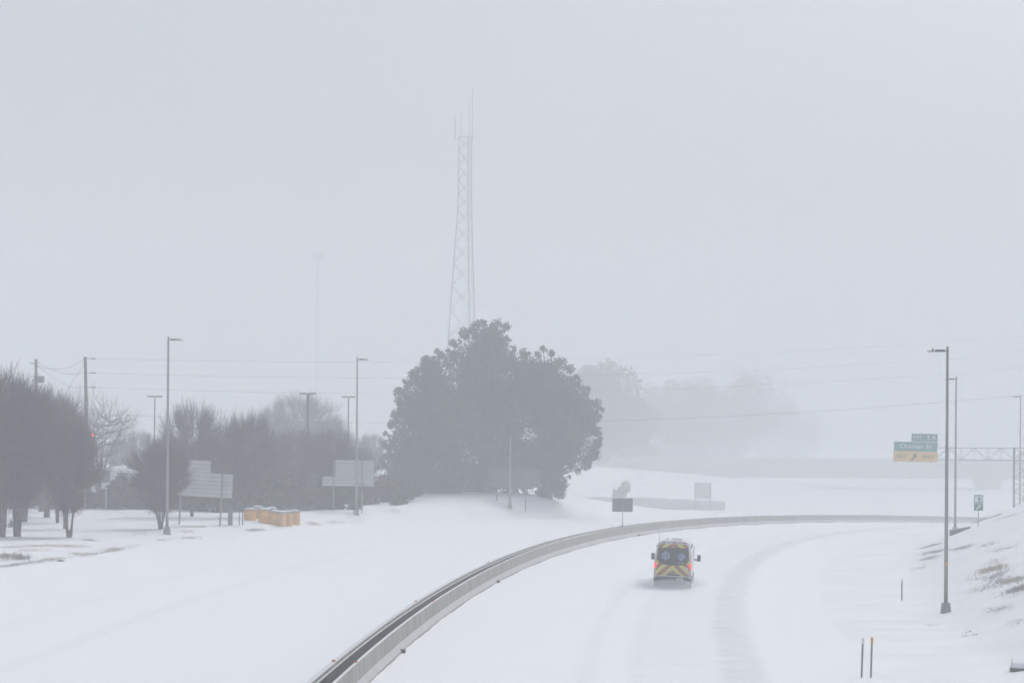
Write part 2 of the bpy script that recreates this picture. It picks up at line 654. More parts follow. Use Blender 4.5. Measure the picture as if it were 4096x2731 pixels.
def strip(name, cols, m, kind='structure', uvd=False):
    """cols: functions Y -> offset from the median"""
    D = np.array([[c(y) for c in cols] for y in Yrows], float)
    YY = np.repeat(Yrows[:, None], D.shape[1], 1)
    X = bx(YY) + D * np.sqrt(1 + slope(YY) ** 2)
    Z = terrain(X, YY)
    V = np.stack([X, YY, Z], -1).reshape(-1, 3)
    R, C = D.shape
    i = np.arange(R - 1)[:, None] * C + np.arange(C - 1)[None, :]
    Q = np.stack([i, i + 1, i + C + 1, i + C], -1).reshape(-1, 4)
    me = npmesh(name, V, Q, True)
    if uvd:
        u = me.uv_layers.new(name='UVMap')
        vi = Q.ravel()
        uvv = np.stack([D.ravel()[vi] / 100, YY.ravel()[vi] / 100], -1)
        u.data.foreach_set('uv', uvv.astype(np.float32).ravel())
    o = link(name, me, m)
    o['kind'] = kind
    return o


lk = [0, .35, .8, 1.3, 1.9, 2.6, 3.4, 4.3, 5.3, 6.5, 8, 9.5, 11, 13, 15, 17, 19, 21, 24, 27, 30, 34, 38, 43, 50, 60, 75, 100, 140, 200, 300, 450, 700, 1000, 1340]
strip('ground', [(lambda y, k=k: -float(toe(y)) - k) for k in reversed(lk)], LAWN_SNOW)
strip('road', [(lambda y, t=t: -0.5 - (float(toe(y)) - 0.5) * t) for t in (1, .9, .8, .7, .6, .5, .4, .3, .2, .12, .07, .05, .035, .02, .008, 0)], ROADSNOW, uvd=True)
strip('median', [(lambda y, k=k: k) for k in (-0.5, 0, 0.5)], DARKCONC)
strip('road', [(lambda y, k=k: k) for k in (.5, .7, .9, 1.1, 1.4, 1.8, 2.4, 3.5, 5, 7, 9, 11, 13, 15, 17, 19)], ROADSNOW, uvd=True)
strip('verge', [(lambda y, k=k: k) for k in (19, 20, 21, 22, 22.7, 23.5, 24.3, 25, 25.8, 26.6, 27.5, 28.3, 29, 30, 31, 32, 33, 34, 35.5, 37, 39, 41, 43, 45, 48, 55, 70, 100, 180, 300, 500, 690)], LAWN_SNOW)

# ------------------------------------------------------------------ haze (falling snow and fog)
hz = MB().box(-1480, 1460, -60, 1440, -14, 104).build('haze', None)
hm = bpy.data.materials.new('haze')
hm.use_nodes = True
hn = hm.node_tree.nodes
hn.clear()
ho = hn.new('ShaderNodeOutputMaterial')
pv = hn.new('ShaderNodeVolumePrincipled')
pv.inputs['Color'].default_value = (0.914, 0.935, 0.952, 1)
pv.inputs['Density'].default_value = HAZE_DENSITY
pv.inputs['Density Attribute'].default_value = ''
pv.inputs['Anisotropy'].default_value = 0.0
hm.node_tree.links.new(pv.outputs[0], ho.inputs['Volume'])
hz.data.materials.append(hm)
hz['kind'] = 'stuff'
tag(hz, 'pale fog and blowing snow filling the whole view', 'haze')

# ------------------------------------------------------------------ median: two concrete walls with a dark gap
def barrier(name, label, prof, darkside):
    root = thing(name, label, 'barrier', (float(bx(90)), 90, float(zb(90))), group='walls of the median')
    L = root.location.copy()
    Y = 62.0
    k = 0
    while Y < 430:
        ds = 6.1 / math.sqrt(1 + float(slope(Y)) ** 2)
        ya, yb = Y + 0.006, Y + ds - 0.006
        n = 3
        V, UV = [], []
        for i in range(n + 1):
            yy = ya + (yb - ya) * i / n
            sl = float(slope(yy))
            q = math.sqrt(1 + sl * sl)
            cx, cz = float(bx(yy)), float(zb(yy))
            for d, z in prof:
                V.append((cx + d / q - L.x, yy - d * sl / q - L.y, cz + z - L.z))
        m = len(prof)
        fs = []
        for i in range(n):
            for j in range(m):
                a = i * m + j
                b = i * m + (j + 1) % m
                fs.append((a, a + m, b + m, b))
        fs.append(tuple(range(m)))
        fs.append(tuple(n * m + j for j in reversed(range(m))))
        me = bpy.data.meshes.new('wall_segment')
        me.from_pydata(V, [], fs)
        uv = me.uv_layers.new(name='UVMap')
        for p in me.polygons:
            for li in p.loop_indices:
                vi = me.loops[li].vertex_index
                i, j = divmod(vi, m)
                uv.data[li].uv = (Y + (yb - ya) * i / n, prof[j][1] + 0.7 * abs(prof[j][0]))
        me.materials.append(BARRIER)
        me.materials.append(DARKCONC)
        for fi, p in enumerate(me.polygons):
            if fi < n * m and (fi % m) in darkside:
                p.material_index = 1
        link('wall_segment', me, None, root)
        Y += ds
        k += 1
    return root


# profiles listed round the section (offset from the median line, height above the road)
RW = [(0.68, -0.1), (0.66, 0.07), (0.50, 0.31), (0.455, 0.89), (0.44, 0.905), (0.345, 0.905), (0.33, 0.89), (0.30, -0.1)]
LW = [(-0.225, -0.1), (-0.235, 0.76), (-0.275, 0.79), (-0.29, 0.89), (-0.305, 0.905), (-0.47, 0.905), (-0.485, 0.89), (-0.52, 0.30), (-0.68, 0.08), (-0.70, -0.1)]
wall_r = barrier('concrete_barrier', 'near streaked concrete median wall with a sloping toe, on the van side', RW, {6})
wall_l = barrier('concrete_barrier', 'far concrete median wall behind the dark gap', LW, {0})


def wall_point(px, d, z=0.905):
    """station along the wall that shows at column px"""
    Ys = np.linspace(62, 420, 3000)
    sl = slope(Ys)
    q = np.sqrt(1 + sl ** 2)
    X = bx(Ys) + d / q
    YY = Ys - d * sl / q
    Z = zb(Ys) + z
    x = 2048 + F * (X * _c + (Z - H) * _s) / YY
    i = int(np.argmin(np.abs(x - px)))
    return Vector((float(X[i]), float(YY[i]), float(Z[i])))


def reflector(px, d, root):
    p = wall_point(px, d) - root.location
    MB().box(p.x - .058, p.x + .058, p.y - .012, p.y + .012, p.z - .002, p.z + .062).build('reflector', ORANGE, root)


for px in (1423, 1732, 2005, 2240):
    reflector(px, 0.39, wall_r)
for px in (1335, 1663, 1953, 2182, 2448):
    reflector(px, -0.385, wall_l)
for px in (1612, 1993, 2556):
    p = wall_point(px, 0.69, 0.05) - wall_r.location
    MB().box(p.x - .10, p.x + .09, p.y - .35, p.y + .35, p.z - .10, p.z + .10).build('drain_opening', DARKCONC, wall_r)

# ------------------------------------------------------------------ street lamps
def lamp(label, p, h=13.5, side=-1, lean=0.0, plate=0):
    t = thing('street_lamp', label, 'street lamp', p, rot=(0, lean, 0), group='tall grey street lamps along the road')
    MB().box(-.26, .26, -.26, .26, -.25, .50, 0.72).build('base', GALV, t)
    pole = MB().tube([(0, 0, .45), (0, 0, h * .5), (0, 0, h)], [.105, .085, .062], 10).build('pole', GALV, t, True)
    MB().tube([(0, 0, h), (0, 0, h + .05)], [.07, .04], 8).build('pole_cap', GALV, pole)
    if plate:
        MB().box(-.05, .05, -.115, -.10, plate, plate + .26).build('number_plate', ORANGE2, pole)
    MB().tube([(0, 0, h - .2), (side * .18, 0, h - .17)], .03, 6).build('arm', GALV, t)
    hd = MB()
    hd.box(min(side * .16, side * .62), max(side * .16, side * .62), -.13, .13, h - .22, h - .10)
    hd.box(min(side * .6, side * 1.0), max(side * .6, side * 1.0), -.16, .16, h - .22, h - .175)
    head = hd.build('lamp_head', DARKSTEEL, t)
    MB().tube([(side * .75, 0, h - .175), (side * .75, 0, h - .05)], .04, 6).build('photocell', DARKSTEEL, head)
    return t


def fit_h(p, topy):
    """height that reaches the row topy from base p"""
    return (HZ - topy) / F * p.y + (-_s * 0) + (H - p.z) + _s * p.x


g = ground(3783, 2449)
lamp('tallest grey street lamp with boxy base, standing nearest on the right verge', g, fit_h(g, 1390), -1, plate=2.35)
g = place(3822, 204)
lamp('faint street lamp on the right bank just behind the nearest lamp', g, fit_h(g, 1508), -1)
g = place(4080, 292)
lamp('faintest street lamp at the right edge, above the sign gantry leg', g, fit_h(g, 1581), -1)
g = ground(668, 2136)
lamp('grey street lamp on the left verge in front of the small bare tree', g, fit_h(g, 1349), 1)
g = ground(1425, 2058)
lamp('grey street lamp on the left verge beside the pale two-post sign back', g, fit_h(g, 1430), 1)
g = ground(2040, 2030)
lamp('short dim lamp post in front of the large evergreen', g, 7.0, 1)

# ------------------------------------------------------------------ van
vp = ground(2687, 2352)
VH = math.atan(float(slope(vp.y)))
van = thing('van', 'white emergency van with red and yellow chevrons driving away through the snow', 'van', vp,
            rot=(0, 0.035, -VH))
van.scale = (1.045, 1.045, 1.045)


def hw(z):
    return float(np.interp(z, [.3, .7, 1.2, 1.7, 2.2, 2.42, 2.53, 2.59, 2.61], [.97, 1.01, 1.03, 1.005, .94, .88, .76, .50, .0]))


def rake(z):
    return float(np.interp(z, [0, 1.15, 2.42, 2.62], [0, 0, .17, .26]))


zs = [.36, .55, .8, 1.1, 1.4, 1.7, 2.0, 2.25, 2.42, 2.50, 2.55, 2.59, 2.61]
secs = []
for y, hscale, wsc, rk in ((0, 1, .975, 1), (.10, 1, 1, .9), (.6, 1, 1, 0), (4.0, 1, 1, 0), (4.35, .95, .985, 0), (4.95, .52, .97, 0), (5.6, .40, .92, 0), (5.85, .25, .80, 0)):
    ring = []
    for z in zs:
        ring.append((-hw(z) * wsc, y + rk * rake(z), .36 + (z - .36) * hscale))
    for z in reversed(zs[:-1]):
        ring.append((hw(z) * wsc, y + rk * rake(z), .36 + (z - .36) * hscale))
    secs.append(ring)
mb = MB()
n = len(secs[0])
mb.v = [v for r in secs for v in r]
for i in range(len(secs) - 1):
    for j in range(n):
        a = i * n + j
        b = i * n + (j + 1) % n
        mb.f.append((a, a + n, b + n, b))
mb.f.append(tuple(range(n)))
mb.f.append(tuple((len(secs) - 1) * n + j for j in reversed(range(n))))
body = mb.build('body', VANWHITE, van, False)
MB().box(-.90, .90, .25, 5.6, .22, .38).build('underbody', VANBLACK, van)
# tailgate with rounded corners
tg = []
for z in np.linspace(.70, 2.30, 12):
    tg.append((hw(z) - .115 - .02 * (z > 2.2), z))
right = [(.86, .66)] + tg + [(.72, 2.385), (.60, 2.405)]
poly = right + [(-x, z) for x, z in reversed(right)]
gate = MB().plate(poly, lambda z: rake(z) - .022, lambda z: rake(z) + .02).build('tailgate', CHEV, van)
wr = [(.30, 1.29), (.62, 1.33), (.78, 1.43), (.845, 1.60), (.84, 1.90), (.80, 2.14), (.70, 2.19), (.55, 2.205), (0.3, 2.23)]
wpoly = wr + [(-x, z) for x, z in reversed(wr)]
win = MB().plate(wpoly, lambda z: rake(z) - .032, lambda z: rake(z) - .021).build('rear_window', GLASSDARK, gate)
seal = [(x * 1.022, 1.745 + (z - 1.745) * 1.03) for x, z in wpoly]
MB().plate(seal, lambda z: rake(z) - .027, lambda z: rake(z) - .020).build('window_seal', VANBLACK, gate)


def star(r, wd):
    pts = []
    for k in range(6):
        a = math.radians(90 + 60 * k)
        ux, uz = math.cos(a), math.sin(a)
        nx, nz = -uz, ux
        inner = wd / math.tan(math.radians(30))
        pts += [(ux * inner + nx * -wd, uz * inner + nz * -wd), (ux * r - nx * wd, uz * r - nz * wd), (ux * r + nx * wd, uz * r + nz * wd)]
    return pts


def on_win(poly, cx, cz, lift, name, m, parent):
    return MB().plate([(cx + x, cz + z) for x, z in poly], lambda z: rake(z) - .032 - lift, lambda z: rake(z) - .0318).build(name, m, parent)


e = on_win(star(.235, .068), -.41, 1.775, .004, 'star_outline', PALEBLUE, gate)
on_win(star(.208, .048), -.41, 1.775, .007, 'star_emblem', BLUE, gate)
st = MB()
st.tube([(-.41, rake(1.63) - .042, 1.60), (-.41, rake(1.95) - .042, 1.95)], .010, 4)
st.tube([(-.41 + .05 * math.sin(k * 1.1), rake(1.65 + .06 * k) - .042, 1.64 + .055 * k) for k in range(6)], .012, 4)
st.build('staff', PALEBLUE, gate)
dia = lambda r: [(0, -r), (r, 0), (0, r), (-r, 0)]
on_win(dia(.235), .46, 1.745, .004, 'diamond_outline', PALEBLUE, gate)
on_win(dia(.205), .46, 1.745, .007, 'diamond_emblem', BLUE, gate)
fg = MB()
P = lambda x, z: (x, rake(z) - .043, z)
fg.tube([P(.50, 1.84), P(.52, 1.87)], .022, 6)
fg.tube([P(.50, 1.83), P(.45, 1.70)], .022, 5)
fg.tube([P(.45, 1.70), P(.38, 1.58)], .014, 5)
fg.tube([P(.45, 1.70), P(.49, 1.57)], .014, 5)
fg.tube([P(.49, 1.81), P(.56, 1.75)], .011, 5)
fg.tube([P(.56, 1.75), P(.64, 1.80)], .011, 5)
fg.build('hiker_figure', PALEBLUE, gate)
wm = MB()
for k in range(11):
    if k != 4:
        wm.box(.26 + k * .035, .26 + k * .035 + .024, rake(1.42) - .036, rake(1.42) - .033, 1.40, 1.44 - .006 * (k % 3))
wm.build('window_lettering', PALEBLUE, gate)
stk = MB().lathe([(.10, -.006), (.10, .006)], 18).build('round_sticker', WHITE, gate)
stk.rotation_euler = (math.radians(90), 0, 0)
stk.location = (.755, -.028, 1.10)
bd = MB().box(.70, .81, -.040, -.034, 1.09, 1.125).build('sticker_mark', VANBLACK, gate)
MB().box(.14, .38, -.045, -.02, 1.12, 1.155).build('handle', VANBLACK, gate)
MB().box(-.30, .42, -.035, -.02, .70, .78).build('grab_recess', VANBLACK, gate)
# bumper, plate, lamps
bm_ = MB().box(-1.03, 1.03, -.11, .12, .40, .665)
bm_.box(-.95, .95, -.16, -.11, .44, .60)
bump = bm_.build('bumper', VANBLACK, van)
MB().box(-.92, .92, -.165, -.02, .655, .685).build('snow_on_bumper', SNOWCAP, bump)
MB().box(.24, .58, -.172, -.161, .45, .60).build('licence_plate', WHITE, bump)
pl = MB()
for k in range(6):
    pl.box(.28 + k * .045, .31 + k * .045, -.175, -.1722, .49, .56)
pl.build('plate_characters', BLUE, bump)
for s in (-1, 1):
    MB().box(min(s * .905, s * 1.022), max(s * .905, s * 1.022), -.035, .08, 1.10, 1.385).build('tail_lamp', REDLAMP, van)
    MB().box(min(s * .91, s * 1.018), max(s * .91, s * 1.018), -.028, .08, .69, 1.095).build('lower_lens', PINKLENS, van)
    o = MB().lathe([(.075, -.02), (.075, .02), (.05, .035)], 14).build('bumper_lamp', CLEARLENS, van)
    o.rotation_euler = (math.radians(90), 0, 0)
    o.location = (s * .955, -.125, .605)
    # wheels
    for y in (1.15, 4.75):
        tr = MB().lathe([(.20, -.11), (.34, -.12), (.365, -.08), (.365, .08), (.34, .12), (.20, .11)], 20).build('wheel', RUBBER, van, True)
        tr.rotation_euler = (0, math.radians(90), 0)
        tr.location = (s * .90, y, .355)
        MB().lathe([(.20, s * .08), (.19, s * .115), (.06, s * .10), (.01, s * .10)], 14).build('rim', RIM, tr)
    MB().box(min(s * .80, s * 1.02), max(s * .80, s * 1.02), .70, .715, .06, .42).build('mud_flap', RUBBER, van)
    # mirrors
    mr_ = MB().box(min(s * 1.20, s * 1.40), max(s * 1.20, s * 1.40), 4.16, 4.28, 1.32, 1.68, 0.92).build('mirror', VANBLACK, van)
    MB().tube([(s * .98, 4.25, 1.42), (s * 1.22, 4.22, 1.40)], .045, 6).build('mirror_arm', VANBLACK, mr_)
    MB().box(min(s * 1.22, s * 1.38), max(s * 1.22, s * 1.38), 4.145, 4.159, 1.36, 1.64).build('mirror_glass', GLASSDARK, mr_)
    # side scene lights
    for y, z in ((.9, 2.25), (2.6, 2.30)):
        MB().box(s * hw(z) - .05, s * hw(z) + .05, y, y + .16, z - .06, z + .06).build('scene_light', VANBLACK, van)
    MB().box(s * (hw(2.0)) - .015, s * (hw(2.0)) + .02, .30, .42, 1.86, 1.94).build('side_marker', BLUE, van)
    MB().box(s * (hw(1.75)) - .015, s * (hw(1.75)) + .02, .28, .38, 1.66, 1.72).build('side_reflector', ORANGE, van)
MB().tube([(1.0, 4.0, 1.35), (1.02, 3.98, 2.2)], .018, 5).build('door_pillar_trim', VANBLACK, van)
for x, m in ((-.55, REDLENS), (-.27, CLEARLENS), (.03, REDLENS), (.33, CLEARLENS), (.58, REDLENS)):
    MB().box(x - .085, x + .085, rake(2.5) - .045, rake(2.5) + .10, 2.465, 2.52, .9).build('roof_lamp', m, van)
MB().box(-.15, .45, 1.2, 1.5, 2.58, 2.68, .85).build('light_bar', CLEARLENS, van)
MB().tube([(-.80, .5, 2.44), (-.80, .5, 2.98)], [.012, .006], 5).build('antenna', VANBLACK, van)
MB().tube([(-.38, 1.5, 2.55), (-.38, 1.5, 2.74)], [.02, .012], 5).build('antenna', VANBLACK, van)

# snow thrown up behind the wheels
def cloud(name, label, loc, rad, dens):
    m = bpy.data.materials.new('spray')
    m.use_nodes = True
    nn = m.node_tree.nodes
    nn.clear()
    o_ = nn.new('ShaderNodeOutputMaterial')
    p_ = nn.new('ShaderNodeVolumePrincipled')
    p_.inputs['Color'].default_value = (0.88, 0.895, 0.92, 1) if dens > .05 else (0.914, 0.935, 0.952, 1)
    p_.inputs['Density'].default_value = dens
    p_.inputs['Density Attribute'].default_value = ''
    m.node_tree.links.new(p_.outputs[0], o_.inputs['Volume'])
    V, Q = [], []
    R_, C_ = 12, 20
    for i in range(R_ + 1):
        th = math.pi * i / R_
        for j in range(C_):
            ph = 2 * math.pi * j / C_
            k = 1 + (0.13 * math.sin(3 * ph + loc[0]) * math.sin(2 * th) + .08 * math.cos(5 * ph + 4 * th)) * math.sin(th)
            V.append((rad[0] * k * math.sin(th) * math.cos(ph), rad[1] * k * math.sin(th) * math.sin(ph), rad[2] * k * math.cos(th)))
    for i in range(R_):
        for j in range(C_):
            Q.append((i * C_ + j, (i + 1) * C_ + j, (i + 1) * C_ + (j + 1) % C_, i * C_ + (j + 1) % C_))
    me = npmesh(name, V, Q, True)
    o = link(name, me, m)
    o.location = loc
    o['kind'] = 'stuff'
    tag(o, label, 'snow spray')
    return o


cloud('drifting_snow', 'thick bank of blowing snow hiding the far bridge and trees', (78, 420, 4), (112, 165, 42), 0.0008)
cloud('drifting_snow', 'middle layer of blowing snow over the far road below the bridge', (74, 428, -3), (108, 150, 20), 0.0008)
cloud('drifting_snow', 'low ground drift of blowing snow over the far bend of the road', (70, 428, -4), (98, 138, 11), 0.0013)
f_ = Vector((math.sin(VH), math.cos(VH), 0))
r_ = Vector((math.cos(VH), -math.sin(VH), 0))
q = vp - f_ * 0.9 + r_ * 0.05
cloud('snow_spray', 'grey swirl of loose snow thrown up behind the van wheels', (q.x, q.y, q.z + .18), (1.45, 1.3, .42), 0.40)
q = vp + f_ * 2.0 - r_ * 0.1
cloud('snow_spray', 'wide thin veil of blown snow along both sides of the van', (q.x, q.y, q.z + .20), (2.3, 2.6, .35), 0.22)

# ------------------------------------------------------------------ gantry and signs on the right
GY = 262.0
gp = place(4056, GY)
S = GY / F
gan = thing('sign_gantry', 'thin steel truss gantry reaching in from the right edge', 'gantry', gp)
x_l = at(3580, 1800, GY).x - gp.x
x_r = at(4110, 1800, GY).x - gp.x
zt = at(3900, 1791, GY).z - gp.z
z_b = at(3900, 1839, GY).z - gp.z
MB().box(-.55, 1.55, -.5, .5, -.6, .22).build('footing', CONC, gan)
for x in (0.0, 1.15):
    MB().tube([(x, 0, .2), (x, 0, zt + .12)], .115, 10).build('post', GALV, gan, True)
lat = MB()
nz = 9
for k in range(nz):
    za, zc_ = .4 + (zt - .4) * k / nz, .4 + (zt - .4) * (k + 1) / nz
    a, b = (0, 1.15) if k % 2 else (1.15, 0)
    lat.tube([(a, 0, za), (b, 0, zc_)], .028, 5)
    lat.tube([(0, 0, zc_), (1.15, 0, zc_)], .024, 5)
lat.build('lattice', GALV, gan)
for y in (-.45, .45):
    for z in (zt, z_b):
        MB().tube([(x_l, y, z), (x_r, y, z)], .035, 6).build('chord', GALV, gan)
npan = 10
wb = MB()
for y in (-.45, .45):
    for k in range(npan + 1):
        x = x_l + (x_r - x_l) * k / npan
        wb.tube([(x, y, z_b), (x, y, zt)], .020, 5)
        if k < npan:
            x2 = x_l + (x_r - x_l) * (k + 1) / npan
            if k % 2:
                wb.tube([(x, y, z_b), (x2, y, zt)], .020, 5)
            else:
                wb.tube([(x, y, zt), (x2, y, z_b)], .020, 5)
for k in range(npan + 1):
    x = x_l + (x_r - x_l) * k / npan
    wb.tube([(x, -.45, zt), (x, .45, zt)], .018, 5)
    wb.tube([(x, -.45, z_b), (x, .45, z_b)], .018, 5)
wb.build('truss_web', GALV, gan)

SY = GY - .62
c0 = at(3663, 1812, SY)
sg = thing('exit_sign', 'green overhead sign reading Chester St over a yellow exit only panel', 'road sign', c0, rot=(0, ROLL + .010, 0))
Lx = lambda px: (px - 3663) * SY / F
Lz = lambda py: (1812 - py) * SY / F
MB().plate(rrect(Lx(3645), Lx(3749), Lz(1765), Lz(1733.5), .06), 0, .05).build('exit_number_panel', GREEN, sg)
MB().plate(rrect(Lx(3575.5), Lx(3749), Lz(1805), Lz(1767), .04), 0, .05).build('street_name_panel', GREEN, sg)
MB().plate(rrect(Lx(3574), Lx(3750.5), Lz(1846.5), Lz(1805.6), .08), 0, .05).build('exit_only_panel', YELLOW, sg)
MB().box(Lx(3646), Lx(3748), -.012, .04, Lz(1767.4), Lz(1765.6)).build('border_line', WHITE, sg)
text('lettering', 'EXIT', .40, WHITE, sg, (Lx(3668), -.006, Lz(1748)), sx=.9)
text('lettering', '2 A', .58, WHITE, sg, (Lx(3724), -.006, Lz(1748)), sx=1.0)
text('lettering', 'Chester St', .66, WHITE, sg, (Lx(3661), -.006, Lz(1785)), sx=1.02)
text('lettering', 'EXIT', .48, BLACK, sg, (Lx(3606), -.006, Lz(1826)), sx=.9)
text('lettering', 'ONLY', .48, BLACK, sg, (Lx(3711), -.006, Lz(1826)), sx=.9)
ar = MB()
a0 = (Lx(3646), Lz(1840))
ang = math.radians(52)
u = (math.cos(ang), math.sin(ang))
nn_ = (-u[1], u[0])
L1, L2, w1, w2 = .52, .88, .085, .26
pt = lambda a, b: (a0[0] + u[0] * a + nn_[0] * b, a0[1] + u[1] * a + nn_[1] * b)
ar.plate([pt(0, -w1), pt(L1, -w1), pt(L1 - .06, -w2), pt(L2, 0), pt(L1 - .06, w2), pt(L1, w1), pt(0, w1)], -.012, -.001)
ar.build('arrow', BLACK, sg)
for px in (3600, 3725):
    MB().box(Lx(px) - .05, Lx(px) + .05, .051, .16, Lz(1842), Lz(1772)).build('hanger', GALV, sg)

# service sign with pump symbol and arrow
p = place(3914, 197)
s_ = p.y / F
ss = thing('service_sign', 'small green sign with white pump symbol and arrow on the right bank', 'road sign', p, rot=(0, .012, 0))
zz = lambda py: (at(3914, py, p.y).z - p.z)
MB().tube([(0, .04, -.3), (0, .04, zz(1985))], .035, 6).build('post', GALV, ss)
MB().plate(rrect(-.355, .355, zz(2012), zz(1979), .05), -.01, .01).build('symbol_panel', GREEN, ss)
MB().plate(rrect(-.36, .36, zz(2041), zz(2013.5), .05), -.01, .01).build('arrow_panel', GREEN, ss)
z0, z1 = zz(2007), zz(1983)
MB().plate(rrect(-.30, .30, z0, z1, .04), -.016, -.0105).build('pump_field', WHITE, ss)
pu = MB()
pu.box(-.04, .12, -.022, -.0165, z0 + .06, z1 - .08)
pu.tube([(.12, -.02, z0 + .12), (.19, -.02, z0 + .10), (.19, -.02, z1 - .14)], .014, 4)
pu.build('pump_symbol', GREEN, ss)
aw = MB()
c_ = (0, zz(2027))
ang = math.radians(45)
u = (math.cos(ang), math.sin(ang))
nn_ = (-u[1], u[0])
pt = lambda a, b: (c_[0] + u[0] * a + nn_[0] * b, c_[1] + u[1] * a + nn_[1] * b)
aw.plate([pt(-.27, -.045), pt(.06, -.045), pt(.03, -.14), pt(.27, 0), pt(.03, .14), pt(.06, .045), pt(-.27, .045)], -.016, -.0105)
aw.build('arrow', WHITE, ss)

# ------------------------------------------------------------------ sign backs on the left
def plank_sign(label, p, posts, rows, tab, z0, lean, yaw, ph=.305, ALU=ALU, GALV=GALV):
    """rows of horizontal planks on posts; rows = (x0, x1, count)"""
    t = thing('sign_board', label, 'road sign', p, rot=(0, lean, yaw))
    x0, x1, nr = rows
    for k in range(nr):
        MB().box(x0, x1, -.03, .03, z0 + k * ph + .012, z0 + (k + 1) * ph - .012).build('plank', ALU, t)
        MB().box(x0 + .01, x1 - .01, -.018, .018, z0 + k * ph - .014, z0 + k * ph + .012).build('plank_joint', SIGNBACK, t)
    if tab:
        a, b, k0, k1 = tab
        for k in range(k0, k1):
            MB().box(a, b, -.03, .03, z0 + k * ph + .012, z0 + (k + 1) * ph - .012).build('plank', ALU, t)
            MB().box(a + .01, b - .01, -.018, .018, z0 + k * ph - .014, z0 + k * ph + .012).build('plank_joint', SIGNBACK, t)
    for x, top in posts:
        MB().box(x - .05, x + .05, -.17, -.035, -.4, top).build('post', GALV, t)
    return t


sp = ground(803, 2098)
k = F / sp.y
X = lambda px: (px - 803) / k
plank_sign('leaning pale plank sign back with a raised tab, behind the small bare tree', sp, ((X(883), 3.95), (X(716), 4.6)),
           (X(703), X(925), 6), (X(735), X(832), 6, 9), 2.12, .045, math.radians(-8))
sp = ground(1392, 2042)
k = F / sp.y
X = lambda px: (px - 1392) / k
z_ = (2042 - 1944) / k
plank_sign('pale two-post plank sign back standing beside the second left street lamp', sp, ((X(1334), 4.4), (X(1448), 4.5)),
           (X(1340), X(1494), 8), (X(1289), X(1340) - .01, 0, 3), z_, 0.0, 0.0, 105 / k / 8)
sp = place(2060, 251)
k = F / sp.y
X = lambda px: (px - 2060) / k
plank_sign('dim plank sign back half lost in front of the large evergreen', sp, ((X(1988), 3.4), (X(2103), 3.6)),
           (X(1955), X(2160), 6), None, (at(2060, 1948, sp.y).z - sp.z), 0.0, 0.0, ALU=DULLBACK, GALV=SIGNBACK)
sp = place(2810, 338)
k = F / sp.y
X = lambda px: (px - 2810) / k
zg_ = at(2810, 1992, sp.y).z - sp.z
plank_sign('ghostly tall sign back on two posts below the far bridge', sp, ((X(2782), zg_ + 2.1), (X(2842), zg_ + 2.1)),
           (X(2778), X(2846), 7), None, (at(2810, 1992, sp.y).z - sp.z), 0.0, 0.0, ALU=FOGPALE, GALV=PALEWALL)  # planks and posts coloured pale to look faded by fog

# small sign on top of the median wall
sp = wall_point(2490, -.02)
k = F / sp.y
ms = thing('median_sign', 'grey back of a small sign standing on the curved median wall', 'road sign', sp, rot=(0, .006, 0))
zt = (2102 - 1984) / k
MB().tube([(0, 0, 0), (0, 0, zt)], .028, 6).build('post', GALV, ms)
MB().box(-.30, .30, -.42, .42, -.03, .05).build('base_plate', GALV, ms)
MB().tube([(0, 0, .05), (0, 0, .28)], .06, 8).build('socket', GALV, ms)
MB().plate(rrect(-.88, .86, (2102 - 2043) / k, (2102 - 1989) / k, .05), .035, .05).build('panel', SIGNBACK, ms)

# ------------------------------------------------------------------ delineator posts
def delineator(label, p, h, tabm, leanx, tabh=.20):
    t = thing('delineator_post', label, 'marker post', p, rot=(0, leanx, 0), group='marker posts on the right shoulder')
    m = MB()
    m.box(-.035, .035, -.006, .006, -.2, h)
    m.box(-.035, -.022, -.03, .006, -.2, h)
    m.box(.022, .035, -.03, .006, -.2, h)
    m.build('post', GALV, t)
    MB().plate(rrect(-.052, .052, h - tabh, h + .02, .012), -.042, -.032).build('reflector', tabm, t)
    return t


g = ground(3446, 2708)
delineator('white-topped marker post, left of the near pair', g, 156 * g.y / F, WHITE, .028)
g = ground(3483, 2708)
delineator('orange-topped marker post, right of the near pair', g, 159 * g.y / F, ORANGE2, .024)
g = ground(3607, 2400)
delineator('single marker post farther up the shoulder, left of the nearest lamp', g, 86 * g.y / F, WHITE, -.005, .16)

# ------------------------------------------------------------------ sand drums
drums = [(999, 2079, 46, 42, DRUM), (1058, 2090, 47, 53, DRUM), (1098, 2097, 42, 52, DRUM), (1121, 2101, 44, 53, DRUM2), (1148, 2101, 44, 54, DRUM2), (1178, 2096, 42, 52, DRUM2),
         (1030, 2072, 42, 44, DRUM2), (1085, 2079, 42, 46, DRUM2)]
dl = ['orange sand drum at the left end of the row', 'orange sand drum second from the left, front row', 'orange sand drum in the middle of the front row',
      'faded orange sand drum right of the middle of the row', 'faded orange sand drum second from the right end', 'faded orange sand drum at the right end of the row',
      'half hidden orange drum behind the left gap of the row', 'half hidden orange drum behind the middle of the row']
for (px, py, wd, ht, m), lb in zip(drums, dl):
    g = ground(px, py)
    k = F / g.y
    r = wd / k / 2 * 1.1
    h = ht / k
    t = thing('sand_drum', lb, 'barrel', g, random.uniform(0, 3), group='orange sand drums on the left verge')
    MB().lathe([(r * .93, -.15), (r * .96, h * .1), (r * .97, h * .5), (r, h * .53), (r * .97, h * .56), (r * 1.0, h * .97)], 18).build('drum', m, t, True)
    MB().lathe([(r * 1.05, h * .955), (r * 1.05, h), (r * .8, h + .07), (r * .35, h + .11), (.02, h + .12)], 18).build('lid', LID, t, True)
    MB().lathe([(r * .95, h + .03), (r * .75, h + .10), (r * .3, h + .15), (.02, h + .155)], 14).build('snow', SNOWCAP, t, True)

